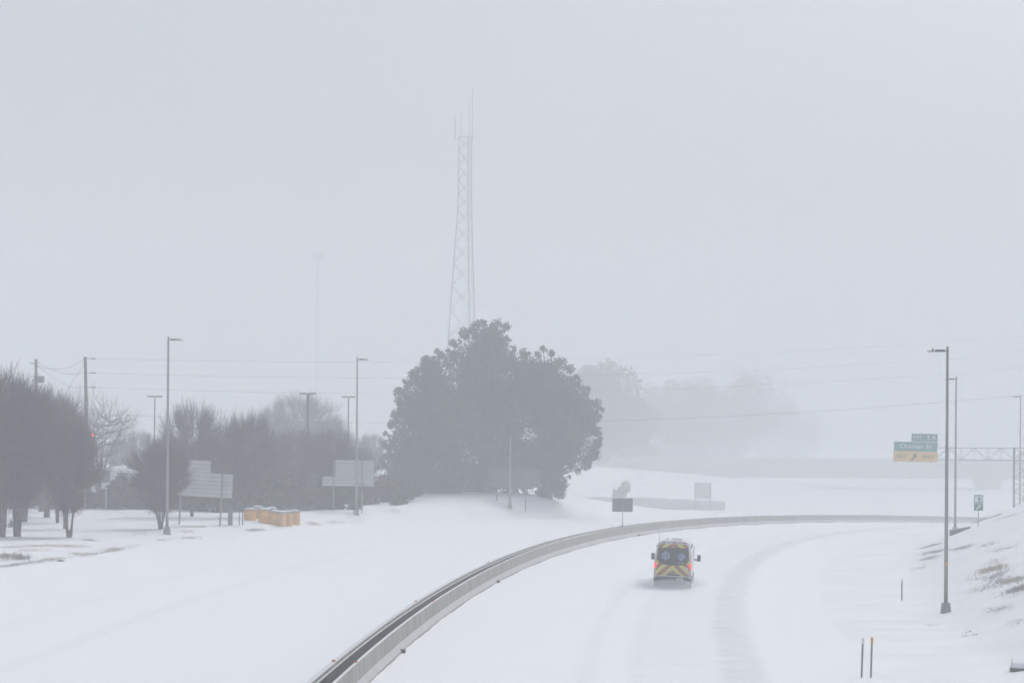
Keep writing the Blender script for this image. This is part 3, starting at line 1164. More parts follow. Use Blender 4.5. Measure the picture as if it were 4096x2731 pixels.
# ------------------------------------------------------------------ trees without leaves
def tubes(P, R, sides=3):
    """P (N,k,3) polylines, R (N,k) radii -> vertices, quads"""
    P = np.asarray(P, float)
    R = np.asarray(R, float)
    N, K, _ = P.shape
    d = np.gradient(P, axis=1)
    d /= np.linalg.norm(d, axis=2, keepdims=True) + 1e-9
    ref = np.where(np.abs(d[..., 2:3]) > .9, np.array([1., 0, 0]), np.array([0, 0, 1.]))
    u = np.cross(d, ref)
    u /= np.linalg.norm(u, axis=2, keepdims=True) + 1e-9
    v = np.cross(d, u)
    a = 2 * np.pi * np.arange(sides) / sides
    V = P[:, :, None, :] + R[:, :, None, None] * (u[:, :, None, :] * np.cos(a)[None, None, :, None] + v[:, :, None, :] * np.sin(a)[None, None, :, None])
    idx = np.arange(N * K * sides).reshape(N, K, sides)
    A = idx[:, :-1, :]
    B = idx[:, 1:, :]
    Q = np.stack([A, np.roll(A, -1, 2), np.roll(B, -1, 2), B], -1).reshape(-1, 4)
    return V.reshape(-1, 3), Q


def bez(a, b, c, k):
    t = np.linspace(0, 1, k)[None, :, None]
    return (1 - t) ** 2 * a[:, None, :] + 2 * t * (1 - t) * b[:, None, :] + t ** 2 * c[:, None, :]


def bare_tree(seed, Ht, R, clear, stems, nb, ntw, tw_len, tw_r=.008, r0=.16, fork=None, up=.75):
    """returns (trunk mesh, crown mesh) of a leafless tree with a dense twiggy vase-shaped crown"""
    g = np.random.default_rng(seed)
    fork = clear if fork is None else fork
    hc = Ht - clear
    # stems
    P, Rr = [], []
    K = 7
    ends, stem_pts = [], []
    for i in range(stems):
        a = 2 * math.pi * (i + g.uniform(-.25, .25)) / stems
        rr = R * g.uniform(.25, .62)
        e = np.array([rr * math.cos(a), rr * math.sin(a), clear + hc * g.uniform(.55, .82)])
        b0 = np.array([.10 * math.cos(a), .10 * math.sin(a), 0]) * (1 if fork < clear * .5 else .4)
        f = np.array([.22 * math.cos(a), .22 * math.sin(a), 0]) * min(1, clear / 2) + np.array([0, 0, max(fork, .1)])
        m = np.array([rr * .35 * math.cos(a), rr * .35 * math.sin(a), clear + hc * .25])
        t = np.linspace(0, 1, K)
        pts = np.zeros((K, 3))
        ctl = np.array([b0, f, m, e])
        kt = np.array([0, .2, .5, 1])
        for j in range(3):
            pts[:, j] = np.interp(t, kt, ctl[:, j])
        pts[1:-1] += g.normal(0, .05, (K - 2, 3))
        rad = np.interp(t, [0, .2, 1], [r0, r0 * .8, r0 * .16]) * (1.0 if stems < 3 else .8)
        rad[0] *= 1.25
        P.append(pts)
        Rr.append(rad)
        stem_pts.append(pts[2:])
    V1, Q1 = tubes(np.array(P), np.array(Rr), 7)
    if fork >= clear * .5 and clear > .8:
        V0, Q0 = tubes(np.array([[(0, 0, -.3), (0, 0, .15), (0.02, 0, fork * .5), (0, 0, fork * 1.05)]]), np.array([[r0 * 1.5, r0 * 1.25, r0 * 1.05, r0 * .95]]), 9)
    else:
        V0, Q0 = tubes(np.array([[(0, 0, -.3), (0, 0, .1), (0, 0, .35), (0, 0, .6)]]), np.array([[r0 * 1.7, r0 * 1.6, r0 * 1.3, r0 * .4]]), 9)
    trunk = npmesh('trunk', np.vstack([V0, V1]), np.vstack([Q0, Q1 + len(V0)]), True)
    SP = np.concatenate(stem_pts)
    # branch ends fill the crown
    n = nb
    dirs = g.normal(size=(n, 3))
    dirs /= np.linalg.norm(dirs, axis=1, keepdims=True)
    rad = g.uniform(.15, 1, n) ** (1 / 2.2)
    c = np.array([0, 0, clear + hc * .5])
    E = c + dirs * rad[:, None] * np.array([R, R, hc * .5])
    # vase: pull in low outer points
    lowf = np.clip((E[:, 2] - clear) / (hc * .38), .5, 1)
    E[:, :2] *= lowf[:, None]
    E[:, :2] *= (1 + .18 * np.sin(np.arctan2(E[:, 1], E[:, 0]) * 3 + seed) + .10 * np.sin(np.arctan2(E[:, 1], E[:, 0]) * 7 + seed * 2))[:, None]
    D = ((E[:, None, :] - SP[None]) ** 2 * np.array([1, 1, .7])).sum(2) + np.where(SP[None, :, 2] > E[:, None, 2] - .2, 6., 0)
    A = SP[D.argmin(1)]
    M = (A + E) / 2 + np.array([0, 0, .0]) + (E - A) * np.array([.18, .18, -.18]) + g.normal(0, .12, (n, 3))
    PB = bez(A, M, E, 5)
    LB = np.linalg.norm(E - A, axis=1)
    RB = np.linspace(1, .3, 5)[None] * np.clip(.012 + .010 * LB, .014, .045)[:, None]
    V2, Q2 = tubes(PB, RB, 4)
    # twigs
    N = n * ntw
    bi = np.repeat(np.arange(n), ntw)
    tt = g.uniform(.35, 1, N) ** .7
    ti = tt * 4
    i0 = np.clip(ti.astype(int), 0, 3)
    fr = (ti - i0)[:, None]
    B0 = PB[bi, i0] * (1 - fr) + PB[bi, i0 + 1] * fr
    outw = B0 - np.array([0, 0, clear + hc * .2])
    outw /= np.linalg.norm(outw, axis=1, keepdims=True) + 1e-6
    dr = outw * .75 + np.array([0, 0, up * .62]) + g.normal(0, .5, (N, 3))
    dr /= np.linalg.norm(dr, axis=1, keepdims=True)
    ln = tw_len * g.uniform(.5, 1.25, N)[:, None]
    e = B0 + dr * ln + np.array([0, 0, .10]) * ln
    m = B0 + dr * ln * .5 + g.normal(0, .05, (N, 3))
    PT = np.stack([B0, m, e], 1)
    RT = np.array([1.0, .8, .45])[None] * (tw_r * g.uniform(.8, 1.3, N))[:, None]
    V3, Q3 = tubes(PT, RT, 3)
    crown = npmesh('crown', np.vstack([V2, V3]), np.vstack([Q2, Q3 + len(V2)]), True)
    trunk.materials.append(BARK)
    crown.materials.append(TWIG)
    return trunk, crown, Ht


def put_tree(name, label, proto, p, h, wscale=1.0, rz=0.0, group=None, lean=0.0):
    t = thing(name, label, 'tree', p, rot=(0, lean, rz), group=group)
    s = h / proto[2]
    t.scale = (s * wscale, s * wscale, s)
    link('trunk', proto[0], None, t)
    link('crown', proto[1], None, t)
    return t


T1 = bare_tree(11, 10.5, 3.6, 2.3, 6, 520, 24, 1.05, r0=.20, fork=1.9)         # single trunk, dense round crown
T2 = bare_tree(12, 9.0, 2.9, 2.2, 4, 420, 24, .95, r0=.15, fork=.15)           # several stems from the ground
T3 = bare_tree(13, 6.5, 2.4, 1.3, 5, 340, 24, .75, r0=.11, fork=.12)           # small vase-shaped tree
T4 = bare_tree(14, 9.5, 4.2, 2.0, 7, 420, 20, 1.25, r0=.17, fork=1.5)          # wide tree
T5 = bare_tree(15, 11.0, 5.5, 2.6, 6, 170, 9, 1.3, r0=.20, fork=1.8, up=.35)   # open spreading tree

GL = 'leafless trees at the left edge'
g = ground(5, 2146)
put_tree('bare_tree', 'tallest dense leafless tree with a thick trunk cut by the left edge', T1, g, (2146 - 1490) * g.y / F, 1.15, .3, GL)
g = ground(70, 2145)
put_tree('bare_tree', 'leafless tree with two close stems next to the left edge tree', T2, g, (2145 - 1585) * g.y / F, 1.0, 1.9, GL)
g = ground(187, 2069)
put_tree('bare_tree', 'leafless tree with a single thick straight trunk behind the left group', T1, g, (2069 - 1560) * g.y / F, 1.0, 2.3, GL)
g = ground(230, 2090)
put_tree('bare_tree', 'leafless tree with a short forked trunk in the left group', T4, g, (2090 - 1620) * g.y / F, .62, .8, GL)
g = ground(261, 2114)
put_tree('bare_tree', 'leafless tree with a plain stem just behind the right V-stemmed one', T1, g, (2114 - 1650) * g.y / F, .75, 4.0, GL)
g = ground(276, 2149)
put_tree('bare_tree', 'leafless tree with V-shaped double stem at the right of the left group', T2, g, (2149 - 1700) * g.y / F, .95, 1.1, GL)
g = ground(165, 2046)
put_tree('bare_tree', 'slim leafless tree farthest back in the left group', T2, g, (2046 - 1600) * g.y / F, .95, .2, GL)
g = place(100, 190)
put_tree('bare_tree', 'broad leafless tree filling the middle of the left group', T4, g, 9.5, 1.0, 5.1, GL)

g = ground(642, 2115)
put_tree('bare_tree', 'small vase-shaped leafless tree right behind the left street lamp', T3, g, (2115 - 1768) * g.y / F, 1.05, .7)
GM = 'leafless trees behind the leaning sign'
g = ground(767, 2064)
put_tree('bare_tree', 'round-topped leafless tree directly behind the leaning sign', T4, g, (2064 - 1625) * g.y / F, .70, 1.3, GM)
g = place(985, 203)
put_tree('bare_tree', 'round-topped leafless tree standing behind the left sand drums', T4, g, (2045 - 1640) * g.y / F, .78, 3.3, GM)
g = ground(1185, 2036)
put_tree('bare_tree', 'low wide leafless tree behind the right end of the sand drums', T4, g, (2036 - 1725) * g.y / F, 1.0, 5.0, GM)
g = place(1330, 226)
put_tree('bare_tree', 'leafless tree rising behind the pale two-post sign back', T4, g, 7.0, .85, 2.0, GM)
g = place(880, 232)
put_tree('bare_tree', 'leafless tree showing between the two round-topped ones', T5, g, 9.0, .7, 2.6, GM)
row_l = ['just right of the left street lamp', 'right of the leaning sign', 'behind the left end of the drums', 'behind the right end of the drums', 'below the middle twin-headed lamp', 'behind the second left street lamp']
for n_, (px, Y, top, ws, rz) in enumerate(((690, 236, 1740, .9, 2.0), (850, 226, 1760, 1.0, 3.0), (960, 238, 1700, .9, 4.0), (1080, 226, 1790, 1.1, 5.0), (1245, 240, 1780, 1.0, .4), (1420, 246, 1790, 1.1, 1.4))):
    g = place(px, Y)
    h = (HZ - top) / F * Y + H - g.z + _s * g.x
    put_tree('bare_tree', 'leafless tree in the tangled back row, ' + row_l[n_], T4, g, h, ws, rz, 'tangled row of leafless trees behind the lawn')
GF = 'pale leafless trees farther back on the left'
for px, Y, top, ws, rz, lb in ((1205, 345, 1585, 1.1, .5, 'broad pale leafless tree under the middle twin-headed lamp'),
                               (1090, 335, 1640, .8, 1.5, 'pale leafless tree left of the broad pale one'),
                               (1330, 330, 1680, .8, 2.5, 'pale leafless tree right of the broad pale one'),
                               (1480, 330, 1740, .9, 3.5, 'pale leafless tree just left of the large evergreen'),
                               (560, 320, 1730, .9, 4.5, 'pale leafless tree below the left twin-headed lamp'),
                               (470, 325, 1760, .8, 5.5, 'low pale leafless tree above the white building')):
    g = place(px, Y)
    h = (HZ - top) / F * Y + H - g.z + _s * g.x
    put_tree('bare_tree', lb, T4, g, h, ws, rz, GF)
g = place(395, 236)
put_tree('bare_tree', 'open spreading leafless tree by the wooden utility pole and red light', T5, g, 10.2, .85, 3.6)
g = place(330, 250)
put_tree('bare_tree', 'leafless tree behind the wooden utility pole', T5, g, 11.2, .7, .6)

# ------------------------------------------------------------------ leafy masses
def leaves(P, R, size, seed, per, stray=.12):
    """leaf quads filling balls at P (n,3) with radii R"""
    g = np.random.default_rng(seed)
    N = len(P) * per
    i = g.choice(len(P), N, p=R ** 1.6 / (R ** 1.6).sum())
    d = g.normal(size=(N, 3))
    d /= np.linalg.norm(d, axis=1, keepdims=True)
    c = P[i] + d * (R[i] * g.uniform(.05, 1.0, N) ** .45 * np.where(g.random(N) < stray, g.uniform(1, 1.45, N), 1))[:, None]
    a = g.normal(size=(N, 3))
    a /= np.linalg.norm(a, axis=1, keepdims=True)
    b = np.cross(a, g.normal(size=(N, 3)))
    b /= np.linalg.norm(b, axis=1, keepdims=True)
    s = (size * g.uniform(.6, 1.4, N))[:, None]
    a, b = a * s, b * s * .55
    V = np.stack([c - a, c - b * .9, c + a, c + b * .9], 1).reshape(-1, 3)
    return V, np.arange(N * 4).reshape(N, 4)


outline = np.array([(1560, 1985), (1535, 1880), (1545, 1790), (1579, 1685), (1597, 1563), (1657, 1491), (1706, 1442), (1748, 1415), (1785, 1448), (1809, 1382), (1857, 1333),
                    (1888, 1345), (1912, 1300), (1942, 1288), (1978, 1297), (2015, 1333), (2033, 1376), (2063, 1400), (2075, 1418), (2112, 1400), (2154, 1388), (2197, 1409), (2245, 1454),
                    (2293, 1503), (2312, 1575), (2348, 1588), (2390, 1618), (2381, 1721), (2409, 1763), (2372, 1824), (2336, 1866), (2281, 1878), (2251, 1939), (2233, 1978),
                    (2160, 1975), (2150, 1958), (1965, 1962), (1945, 1976), (1912, 1992), (1700, 1996)], float)


def inside(p, poly):
    x, y = p
    c = False
    n = len(poly)
    for i in range(n):
        x1, y1 = poly[i]
        x2, y2 = poly[i - 1]
        if (y1 > y) != (y2 > y) and x < (x2 - x1) * (y - y1) / (y2 - y1) + x1:
            c = not c
    return c


def bdist(p, poly):
    a = poly
    b = np.roll(poly, 1, 0)
    ab = b - a
    t = np.clip(((p - a) * ab).sum(1) / ((ab ** 2).sum(1) + 1e-9), 0, 1)
    return np.sqrt(((a + ab * t[:, None] - p) ** 2).sum(1).min())


lob = []
ge = np.random.default_rng(3)
while len(lob) < 330:
    p = np.array([ge.uniform(1520, 2415), ge.uniform(1285, 1995)])
    if not inside(p, outline):
        continue
    bd = bdist(p, outline)
    if bd < 14:
        continue
    r = min(bd, ge.uniform(28, 75))
    lob.append((p[0], p[1], r, bd))
for x in range(1570, 1915, 26):
    lob.append((x, 1955 + ge.uniform(-12, 14), ge.uniform(30, 42), 60))
    lob.append((x + 10, 1900 + ge.uniform(-12, 14), ge.uniform(34, 48), 70))
for x in (2178, 2195, 2212, 2228):
    for y in (1905, 1940, 1962):
        lob.append((x, y, 26, 34))
for i in range(len(outline)):
    a_, b_ = outline[i - 1], outline[i]
    for t_ in np.arange(0, 1, 22.0 / max(22, np.linalg.norm(b_ - a_))):
        q_ = a_ + (b_ - a_) * t_ + ge.normal(0, 9, 2)
        if q_[1] < 1985:
            lob.append((q_[0], q_[1], ge.uniform(6, 26), 12))
EY = 262.0
clumps = {'l': [], 'm': [], 'r': []}
for x, y, r, bd in lob:
    k = 'l' if x < 1815 else ('m' if x < 2075 else 'r')
    dep = min(bd, 170) / (F / EY)
    Yl = EY + ge.uniform(-1, 1) * dep + {'l': -2.5, 'm': 1.5, 'r': -.5}[k]
    q = at(x, y, Yl)
    clumps[k].append((q, r * Yl / F))
for key, px, lb in (('l', 1720, 'left and lower tree of the large evergreen clump, leafy down to the snow'),
                    ('m', 1945, 'middle and tallest tree of the large evergreen clump, in front of the tower'),
                    ('r', 2195, 'right round-headed tree of the large evergreen clump')):
    b = place(px, EY)
    t = thing('evergreen_tree', lb, 'tree', b, group='large evergreen clump')
    P = np.array([tuple(c - b) for c, r in clumps[key]])
    R = np.array([r for c, r in clumps[key]])
    top = P[:, 2].max()
    tr = MB().tube([(0, 0, -.4), (0, 0, .3), (.1, .1, top * .4), (0, 0, top * .75)], [.5, .38, .26, .08], 9)
    tr.build('trunk', BARK, t, True)
    V, Q = leaves(P, R, .14, 5 + ord(key), 380)
    link('crown', npmesh('crown', V, Q), LEAF, t)
    A = np.repeat(np.array([[0, 0, 0]], float), len(P), 0)
    A[:, 2] = np.clip(P[:, 2] * .6, .5, top * .72)
    Vb, Qb = tubes(bez(A, (A + P) / 2 + np.array([0, 0, .4]), P, 5), np.linspace(.09, .02, 5)[None].repeat(len(P), 0), 4)
    link('limbs', npmesh('limbs', Vb, Qb, True), BARK, t)


def leafy(name, label, b, h, wd, seed, n, per, size, m, base=.0, group=None, cat='tree'):
    t = thing(name, label, cat, b, group=group)
    g = np.random.default_rng(seed)
    P, R = [], []
    hc = h * (1 - base)
    for i in range(n):
        d = g.normal(size=3)
        d /= np.linalg.norm(d)
        rr = g.uniform(.1, .95)
        P.append((d[0] * wd / 2 * rr, d[1] * wd / 2 * rr, h * base + hc * .5 + d[2] * hc * .5 * rr))
        R.append(min(wd, hc) * g.uniform(.06, .24))
    P = np.array(P)
    R = np.array(R)
    V, Q = leaves(P, R, size, seed + 1, per, .03)
    V[:, 2] = np.maximum(V[:, 2], 0.02)
    link('crown', npmesh('crown', V, Q), m, t)
    MB().tube([(0, 0, -.3), (0, 0, h * .3), (0, 0, h * .7)], [h * .028, h * .02, h * .006], 7).build('trunk', BARK, t, True)
    return t


def top_h(b, top):
    return (HZ - top) / F * b.y + H - b.z + _s * b.x


# dark thicket under the trees on the left
GH = 'dark thicket along the back of the left lawn'
k = 0
sides = ['cut by the left edge', 'behind the left tree trunks', 'right of the left tree trunks', 'below the white building', 'left of the small vase-shaped tree', 'behind the leaning sign posts',
         'behind the left sand drums', 'behind the middle sand drums', 'right of the sand drums', 'behind the pale sign post', 'beside the red cabinet', 'in front of the evergreen on its left']
for px, Y, top, wd in ((-10, 222, 1915, 10), (130, 224, 1900, 10), (330, 221, 1930, 8), (480, 221, 1940, 8), (610, 220, 1900, 9), (760, 222, 1880, 9), (900, 216, 1870, 9), (1030, 220, 1860, 9), (1165, 222, 1870, 9),
                       (1320, 224, 1905, 8), (1450, 238, 1905, 9), (1565, 246, 1915, 9)):
    b = place(px, Y)
    leafy('shrub', 'dark leafless-looking thicket shrub ' + sides[k], b, top_h(b, top), wd, 40 + k, 60, 240, .15, LEAFB, -.25, GH, 'shrub')
    k += 1
# far trees
for px, Y, top, wd, lb, n in ((2395, 530, 1440, 19, 'pale round tree looming right behind the evergreen clump', 46),
                              (2525, 560, 1580, 14, 'lower pale tree right of the round pale tree', 36),
                              (2700, 650, 1515, 26, 'barely visible tree in fog left of the far bridge pier', 40),
                              (2920, 700, 1495, 32, 'barely visible broad tree in fog above the far bridge', 44),
                              (3110, 880, 1610, 34, 'fading tree in fog at the right of the foggy row', 50)):
    b = place(px, Y)
    leafy('far_tree', lb, b, top_h(b, top), wd, int(px), n + 20, 620, .34, LEAF, .02, 'fading trees beyond the evergreen clump')
b = place(2483, 356)
leafy('shrub', 'small round shrub on the slope above the median sign', b, top_h(b, 1925), 2.8, 91, 40, 160, .13, FOGTWIG, 0, None, 'shrub')

# ------------------------------------------------------------------ lattice tower and far mast
TY = 490.0
tb = place(1850, TY)
tw = thing('lattice_tower', 'tall three-legged lattice radio tower rising behind the evergreen clump', 'tower', tb)
k = F / TY
rel = lambda px, py: at(px, py, TY) - tb
# leg positions at rows of the photograph: left, middle (nearest), right
rows_ = [(547, 1836, 1874, 1886), (780, 1834, 1873, 1885), (830, 1832, 1873, 1886), (1015, 1818, 1874, 1890), (1180, 1806, 1876, 1895), (1400, 1791, 1879, 1900), (1950, 1752, 1886, 1912)]


def leg_at(j, z):
    zr = [rel(1850, r[0]).z for r in rows_][::-1]
    xr = [rel(r[1 + j], r[0]).x for r in rows_][::-1]
    x = float(np.interp(z, zr, xr))
    wd = float(np.interp(z, zr, [rel(r[3], r[0]).x - rel(r[1], r[0]).x for r in rows_][::-1]))
    y = (-.15 * wd, -.45 * wd, .55 * wd)[j]
    return Vector((x, y, z))


ztop = rel(1850, 547).z
for j in range(3):
    zs_ = np.linspace(0, ztop, 14)
    MB().tube([leg_at(j, z) for z in zs_], [.15 - .05 * z / ztop for z in zs_], 6).build('leg', GALV, tw)
brk = []
z = ztop
lev = [ztop]
while z > 1:
    wd = (leg_at(2, z) - leg_at(0, z)).length
    z -= wd * .95
    lev.append(max(z, 0))
for (ja, jb) in ((0, 1), (1, 2), (2, 0)):
    m = MB()
    for a, b in zip(lev[:-1], lev[1:]):
        m.tube([leg_at(ja, a), leg_at(jb, b)], .05, 4, False)
        m.tube([leg_at(jb, a), leg_at(ja, b)], .05, 4, False)
    m.build('cross_bracing', GALV, tw)
pm = MB()
for ja, jb in ((0, 1), (1, 2), (2, 0)):
    pm.tube([leg_at(ja, ztop), leg_at(jb, ztop)], .06, 5)
pm.tube([rel(1818, 558), rel(1838, 552)], .05, 5)
pm.build('top_frame', GALV, tw)
for a, b, r in (((1820, 462), (1820, 562), .09), ((1844, 450), (1845, 548), .05), ((1877, 408), (1878, 548), .06), ((1891, 360), (1889, 566), .09)):
    MB().tube([rel(*a), rel(*b)], r, 5).build('whip_antenna', GALV, tw)
for j in range(3):
    p = leg_at(j, 0)
    MB().box(p.x - .5, p.x + .5, p.y - .5, p.y + .5, -.6, .3).build('footing', CONC, tw)

mb_ = place(1265, 1050)
mt = thing('far_mast', 'very faint single mast with a platform, left of the lattice tower', 'tower', mb_)
rel2 = lambda px, py: at(px, py, 1050) - mb_
ht = rel2(1265, 1030).z
MB().tube([(0, 0, -.3), (0, 0, ht * .5), (0, 0, ht)], [1.0, .8, .6], 10).build('mast', GALV, mt, True)
MB().lathe([(1.6, ht - .6), (2.0, ht), (2.0, ht + 1.6), (1.6, ht + 1.8)], 10).build('platform', DARKSTEEL, mt)
for a in range(6):
    an = a * math.pi / 3
    MB().box(2.2 * math.cos(an) - .15, 2.2 * math.cos(an) + .15, 2.2 * math.sin(an) - .15, 2.2 * math.sin(an) + .15, ht - 1.0, ht + 2.6).build('panel_antenna', DARKSTEEL, mt)

# ------------------------------------------------------------------ twin-headed lot lamps
for px, Y, top, wd, r, lb in ((617, 285, 1584, 58, .07, 'twin-headed lot lamp above the trees right of the left street lamp'), (1230, 258, 1573, 64, .15, 'thick dark twin-headed lot lamp in front of the broad pale tree'),
                              (1392, 290, 1586, 54, .08, 'twin-headed lot lamp left of the second left street lamp')):
    b = place(px, Y)
    h = top_h(b, top)
    t = thing('lot_lamp', lb, 'street lamp', b, group='twin-headed lot lamps')
    MB().tube([(0, 0, -.2), (0, 0, h)], [r * 1.2, r], 8).build('pole', DARKSTEEL, t, True)
    hw2 = wd * Y / F / 2
    for s in (-1, 1):
        MB().box(min(s * .12, s * hw2), max(s * .12, s * hw2), -.2, .2, h - .12, h + .06).build('lamp_head', DARKSTEEL, t)
        MB().box(min(s * .0, s * .14), max(s * .0, s * .14), -.05, .05, h - .1, h).build('arm', DARKSTEEL, t)

# ------------------------------------------------------------------ utility poles and lines
PY = 238.0
pa = place(347, PY)
ta = thing('utility_pole', 'thick wooden utility pole with three side arms left of the street lamp', 'utility pole', pa)
ra = lambda px, py: at(px, py, PY) - pa
hA = ra(341, 1427).z
MB().tube([(0, 0, -.3), ra(345, 1650), ra(341, 1427)], [.20, .17, .14], 10).build('pole', WOOD, ta, True)
for py in (1434, 1491.5, 1549):
    o = MB().tube([ra(345, py), ra(366, py)], .025, 5)
    o.build('insulator_arm', DARKSTEEL, ta)
    MB().tube([ra(364, py), ra(382, py)], [.05, .06], 6).build('insulator', DARKSTEEL, ta)
PYB = 262.0
pb = place(145, PYB)
tbp = thing('utility_pole', 'wooden utility pole with an equipment rack above the left trees', 'utility pole', pb)
rb = lambda px, py: at(px, py, PYB) - pb
MB().tube([(0, 0, -.3), rb(144, 1560), rb(144, 1436)], [.20, .16, .14], 10).build('pole', WOOD, tbp, True)
MB().tube([rb(120, 1452), rb(146, 1455)], .05, 5).build('side_arm', WOOD, tbp)
rk = MB()
for y in (-.3, .3):
    o = Vector((0, y, 0))
    for py in (1506, 1522):
        rk.tube([rb(134, py) + o, rb(176, py) + o], .05, 5)
    for px in (152, 160, 168, 175):
        rk.tube([rb(px, 1506) + o, rb(px, 1522) + o], .025, 4)
rk.build('equipment_rack', DARKSTEEL, tbp)
for px in (155, 163, 170):
    o = MB().lathe([(.14, 0), (.16, .1), (.16, .5), (.1, .6)], 8).build('cut_out', DARKSTEEL, tbp)
    o.location = rb(px, 1530)
MB().tube([rb(148, 1487), rb(157, 1506)], .03, 4).build('brace', DARKSTEEL, tbp)


def wire(label, pts, r=.016):
    """thin cable through points; the mesh starts at its left end"""
    P = [Vector(p) for p in pts]
    n_ = 40
    tt = np.linspace(0, len(P) - 1, n_)
    # smooth quadratic through three points
    A = np.array([tuple(p) for p in P])
    if len(P) == 3:
        u_ = np.linspace(0, 1, n_)
        um = np.linalg.norm(A[1] - A[0]) / (np.linalg.norm(A[1] - A[0]) + np.linalg.norm(A[2] - A[1]))
        L0 = ((u_ - um) * (u_ - 1)) / ((0 - um) * (0 - 1))
        L1_ = (u_ * (u_ - 1)) / (um * (um - 1))
        L2_ = (u_ * (u_ - um)) / (1 * (1 - um))
        C_ = L0[:, None] * A[0] + L1_[:, None] * A[1] + L2_[:, None] * A[2]
    else:
        C_ = np.linspace(A[0], A[1], n_)
    o = C_[0].copy()
    m = MB().tube([Vector(c - o) for c in C_], r, 5).build('power_line', WIRE)
    m.location = o
    return tag(m, label, 'cable', 'overhead cables')


wire('topmost long cable running from the wooden pole across the sky', [at(382, 1434, PY), at(1900, 1444, 252), at(4200, 1338, 268)], .0075)
wire('second long cable from the top, crossing behind the evergreen', [at(382, 1492, PY), at(1900, 1509, 252), at(4200, 1408, 268)], .0075)
wire('third long cable from the top, crossing behind the evergreen', [at(382, 1549, PY), at(1900, 1572, 252), at(4200, 1464, 268)], .0075)
wire('lowest and darkest long cable, rising towards the right edge', [at(352, 1652, PY), at(2300, 1686, 236), at(4200, 1570, 225)], .0105)
wire('slack cable between the two wooden poles, top one', [at(146, 1466, PYB), at(215, 1476, 255), at(341, 1428, PY)], .016)
wire('slack cable between the two wooden poles, middle one', [at(148, 1448, PYB), at(215, 1481, 255), at(341, 1484, PY)], .016)
wire('slack cable between the two wooden poles, lowest one', [at(148, 1458, PYB), at(220, 1516, 255), at(341, 1541, PY)], .016)
wire('slanting stay running down from the wooden pole into the trees', [at(341, 1450, PY), at(210, 1650, PY + 4)], .014)

# red signal
sgp = place(345, 262)
sgn = thing('traffic_signal', 'glowing red light beside the wooden utility pole', 'traffic light', sgp)
rs = lambda px, py: at(px, py, 262) - sgp
c_ = rs(372, 1738)
MB().tube([(0, 0, -.2), (0, 0, c_.z + .5)], .09, 8).build('pole', GALV, sgn)
MB().tube([(0, 0, c_.z + .35), (c_.x + .25, 0, c_.z + .35)], .05, 6).build('mast_arm', GALV, sgn)
MB().box(c_.x - .18, c_.x + .18, c_.y - .1, c_.y + .1, c_.z - .80, c_.z + .22).build('signal_head', BLACK, sgn)
o = MB().lathe([(.11, 0), (.11, .03), (.06, .05)], 12).build('red_lens', SIGNAL, sgn)
o.rotation_euler = (math.radians(90), 0, 0)
o.location = (c_.x, c_.y - .105, c_.z)

# ------------------------------------------------------------------ far bridge
BY = 545.0
k = F / BY
bl = at(2380, 1905, BY)
br = at(4400, 1905, BY)
bz = bl.z
bg_ = thing('road_bridge', 'fading tan road bridge crossing far behind the overhead sign', 'bridge', (bl.x, BY, bz))
Lb = br.x - bl.x
MB().box(-10, Lb, -.2, 11, 2.2, 2.8).build('deck', TAN, bg_)
MB().box(-10, Lb, -.5, -.202, 2.6, 4.2).build('parapet', TAN, bg_)
MB().box(-10, Lb, 11.002, 11.3, 2.6, 4.2).build('parapet', TAN, bg_)
for y in (.6, 3.6, 6.6, 9.6):
    MB().box(-4, Lb, y, y + .5, 0, 2.199).build('girder', TAN, bg_)
MB().box(-4, -1, -.1, 10.8, -4, -.02).build('abutment', TAN, bg_)
for px0, px1 in ((2868, 2948), (3926, 4008)):
    xa, xb = at(px0, 1950, BY).x - bl.x, at(px1, 1950, BY).x - bl.x
    pr = MB().box(xa - .3, xb + .3, 1.0, 9.5, -1.0, -.01).build('pier_cap', TAN, bg_)
    MB().box(xa, xb, 2.0, 8.5, -9, -1.0).build('pier', TAN, bg_)
MB().box(6, 9, -.1, 10.8, -6, -.02).build('slope_wall', TAN, bg_)

# low wall behind the left carriageway
wl = place(2500, 342)
rw = thing('retaining_wall', 'long low grey wall below the far snowy slope', 'wall', wl)
x = at(2235, 2000, 342).x - wl.x
x1 = at(2900, 2000, 342).x - wl.x
zt_ = at(2500, 1988, 342).z - wl.z
while x < x1:
    z_g = tz(wl.x + x + 1.5, 342) - wl.z
    z_t = zt_ - .45 * float(sst(x, x1 - 15, x1))
    MB().box(x, min(x + 2.96, x1), -.15, .15, z_g - .8, z_t).build('wall_panel', FOGPALE, rw)
    x += 3.0

# ------------------------------------------------------------------ buildings and small things on the left
b = place(490, 282)
k = F / 282
bd_ = thing('low_building', 'low white building with a snowy roof seen between the left trees', 'building', b)
hz_ = top_h(b, 1868)
MB().box(-3.6, 3.4, 0, 6, -.3, hz_ - .6).build('wall', PALEWALL, bd_)
MB().box(-4.0, 3.8, -.5, 6.5, hz_ - .598, hz_ - .35).build('roof', PALEWALL, bd_)
MB().box(-3.95, 3.75, -.45, 6.45, hz_ - .348, hz_).build('snow', SNOWCAP, bd_)
for x in (-2.6, -.6, 1.4):
    wdo = MB().box(x, x + 1.2, -.03, .05, .9, 2.1).build('window', GLASSDARK, bd_)
    MB().box(x - .08, x + 1.28, -.05, .02, .82, .90).build('sill', PALEWALL, wdo)
b = place(1508, 288)
k = F / 288
rd = thing('red_cabinet', 'tall red cabinet with a white snow cap left of the evergreen clump', 'cabinet', b)
h = top_h(b, 1899)
MB().box(-.36, .36, -.35, .35, -.3, h - .14).build('body', REDPAINT, rd)
MB().box(-.28, .28, -.375, -.35, h - .9, h - .35).build('panel', SIGNBACK, rd)
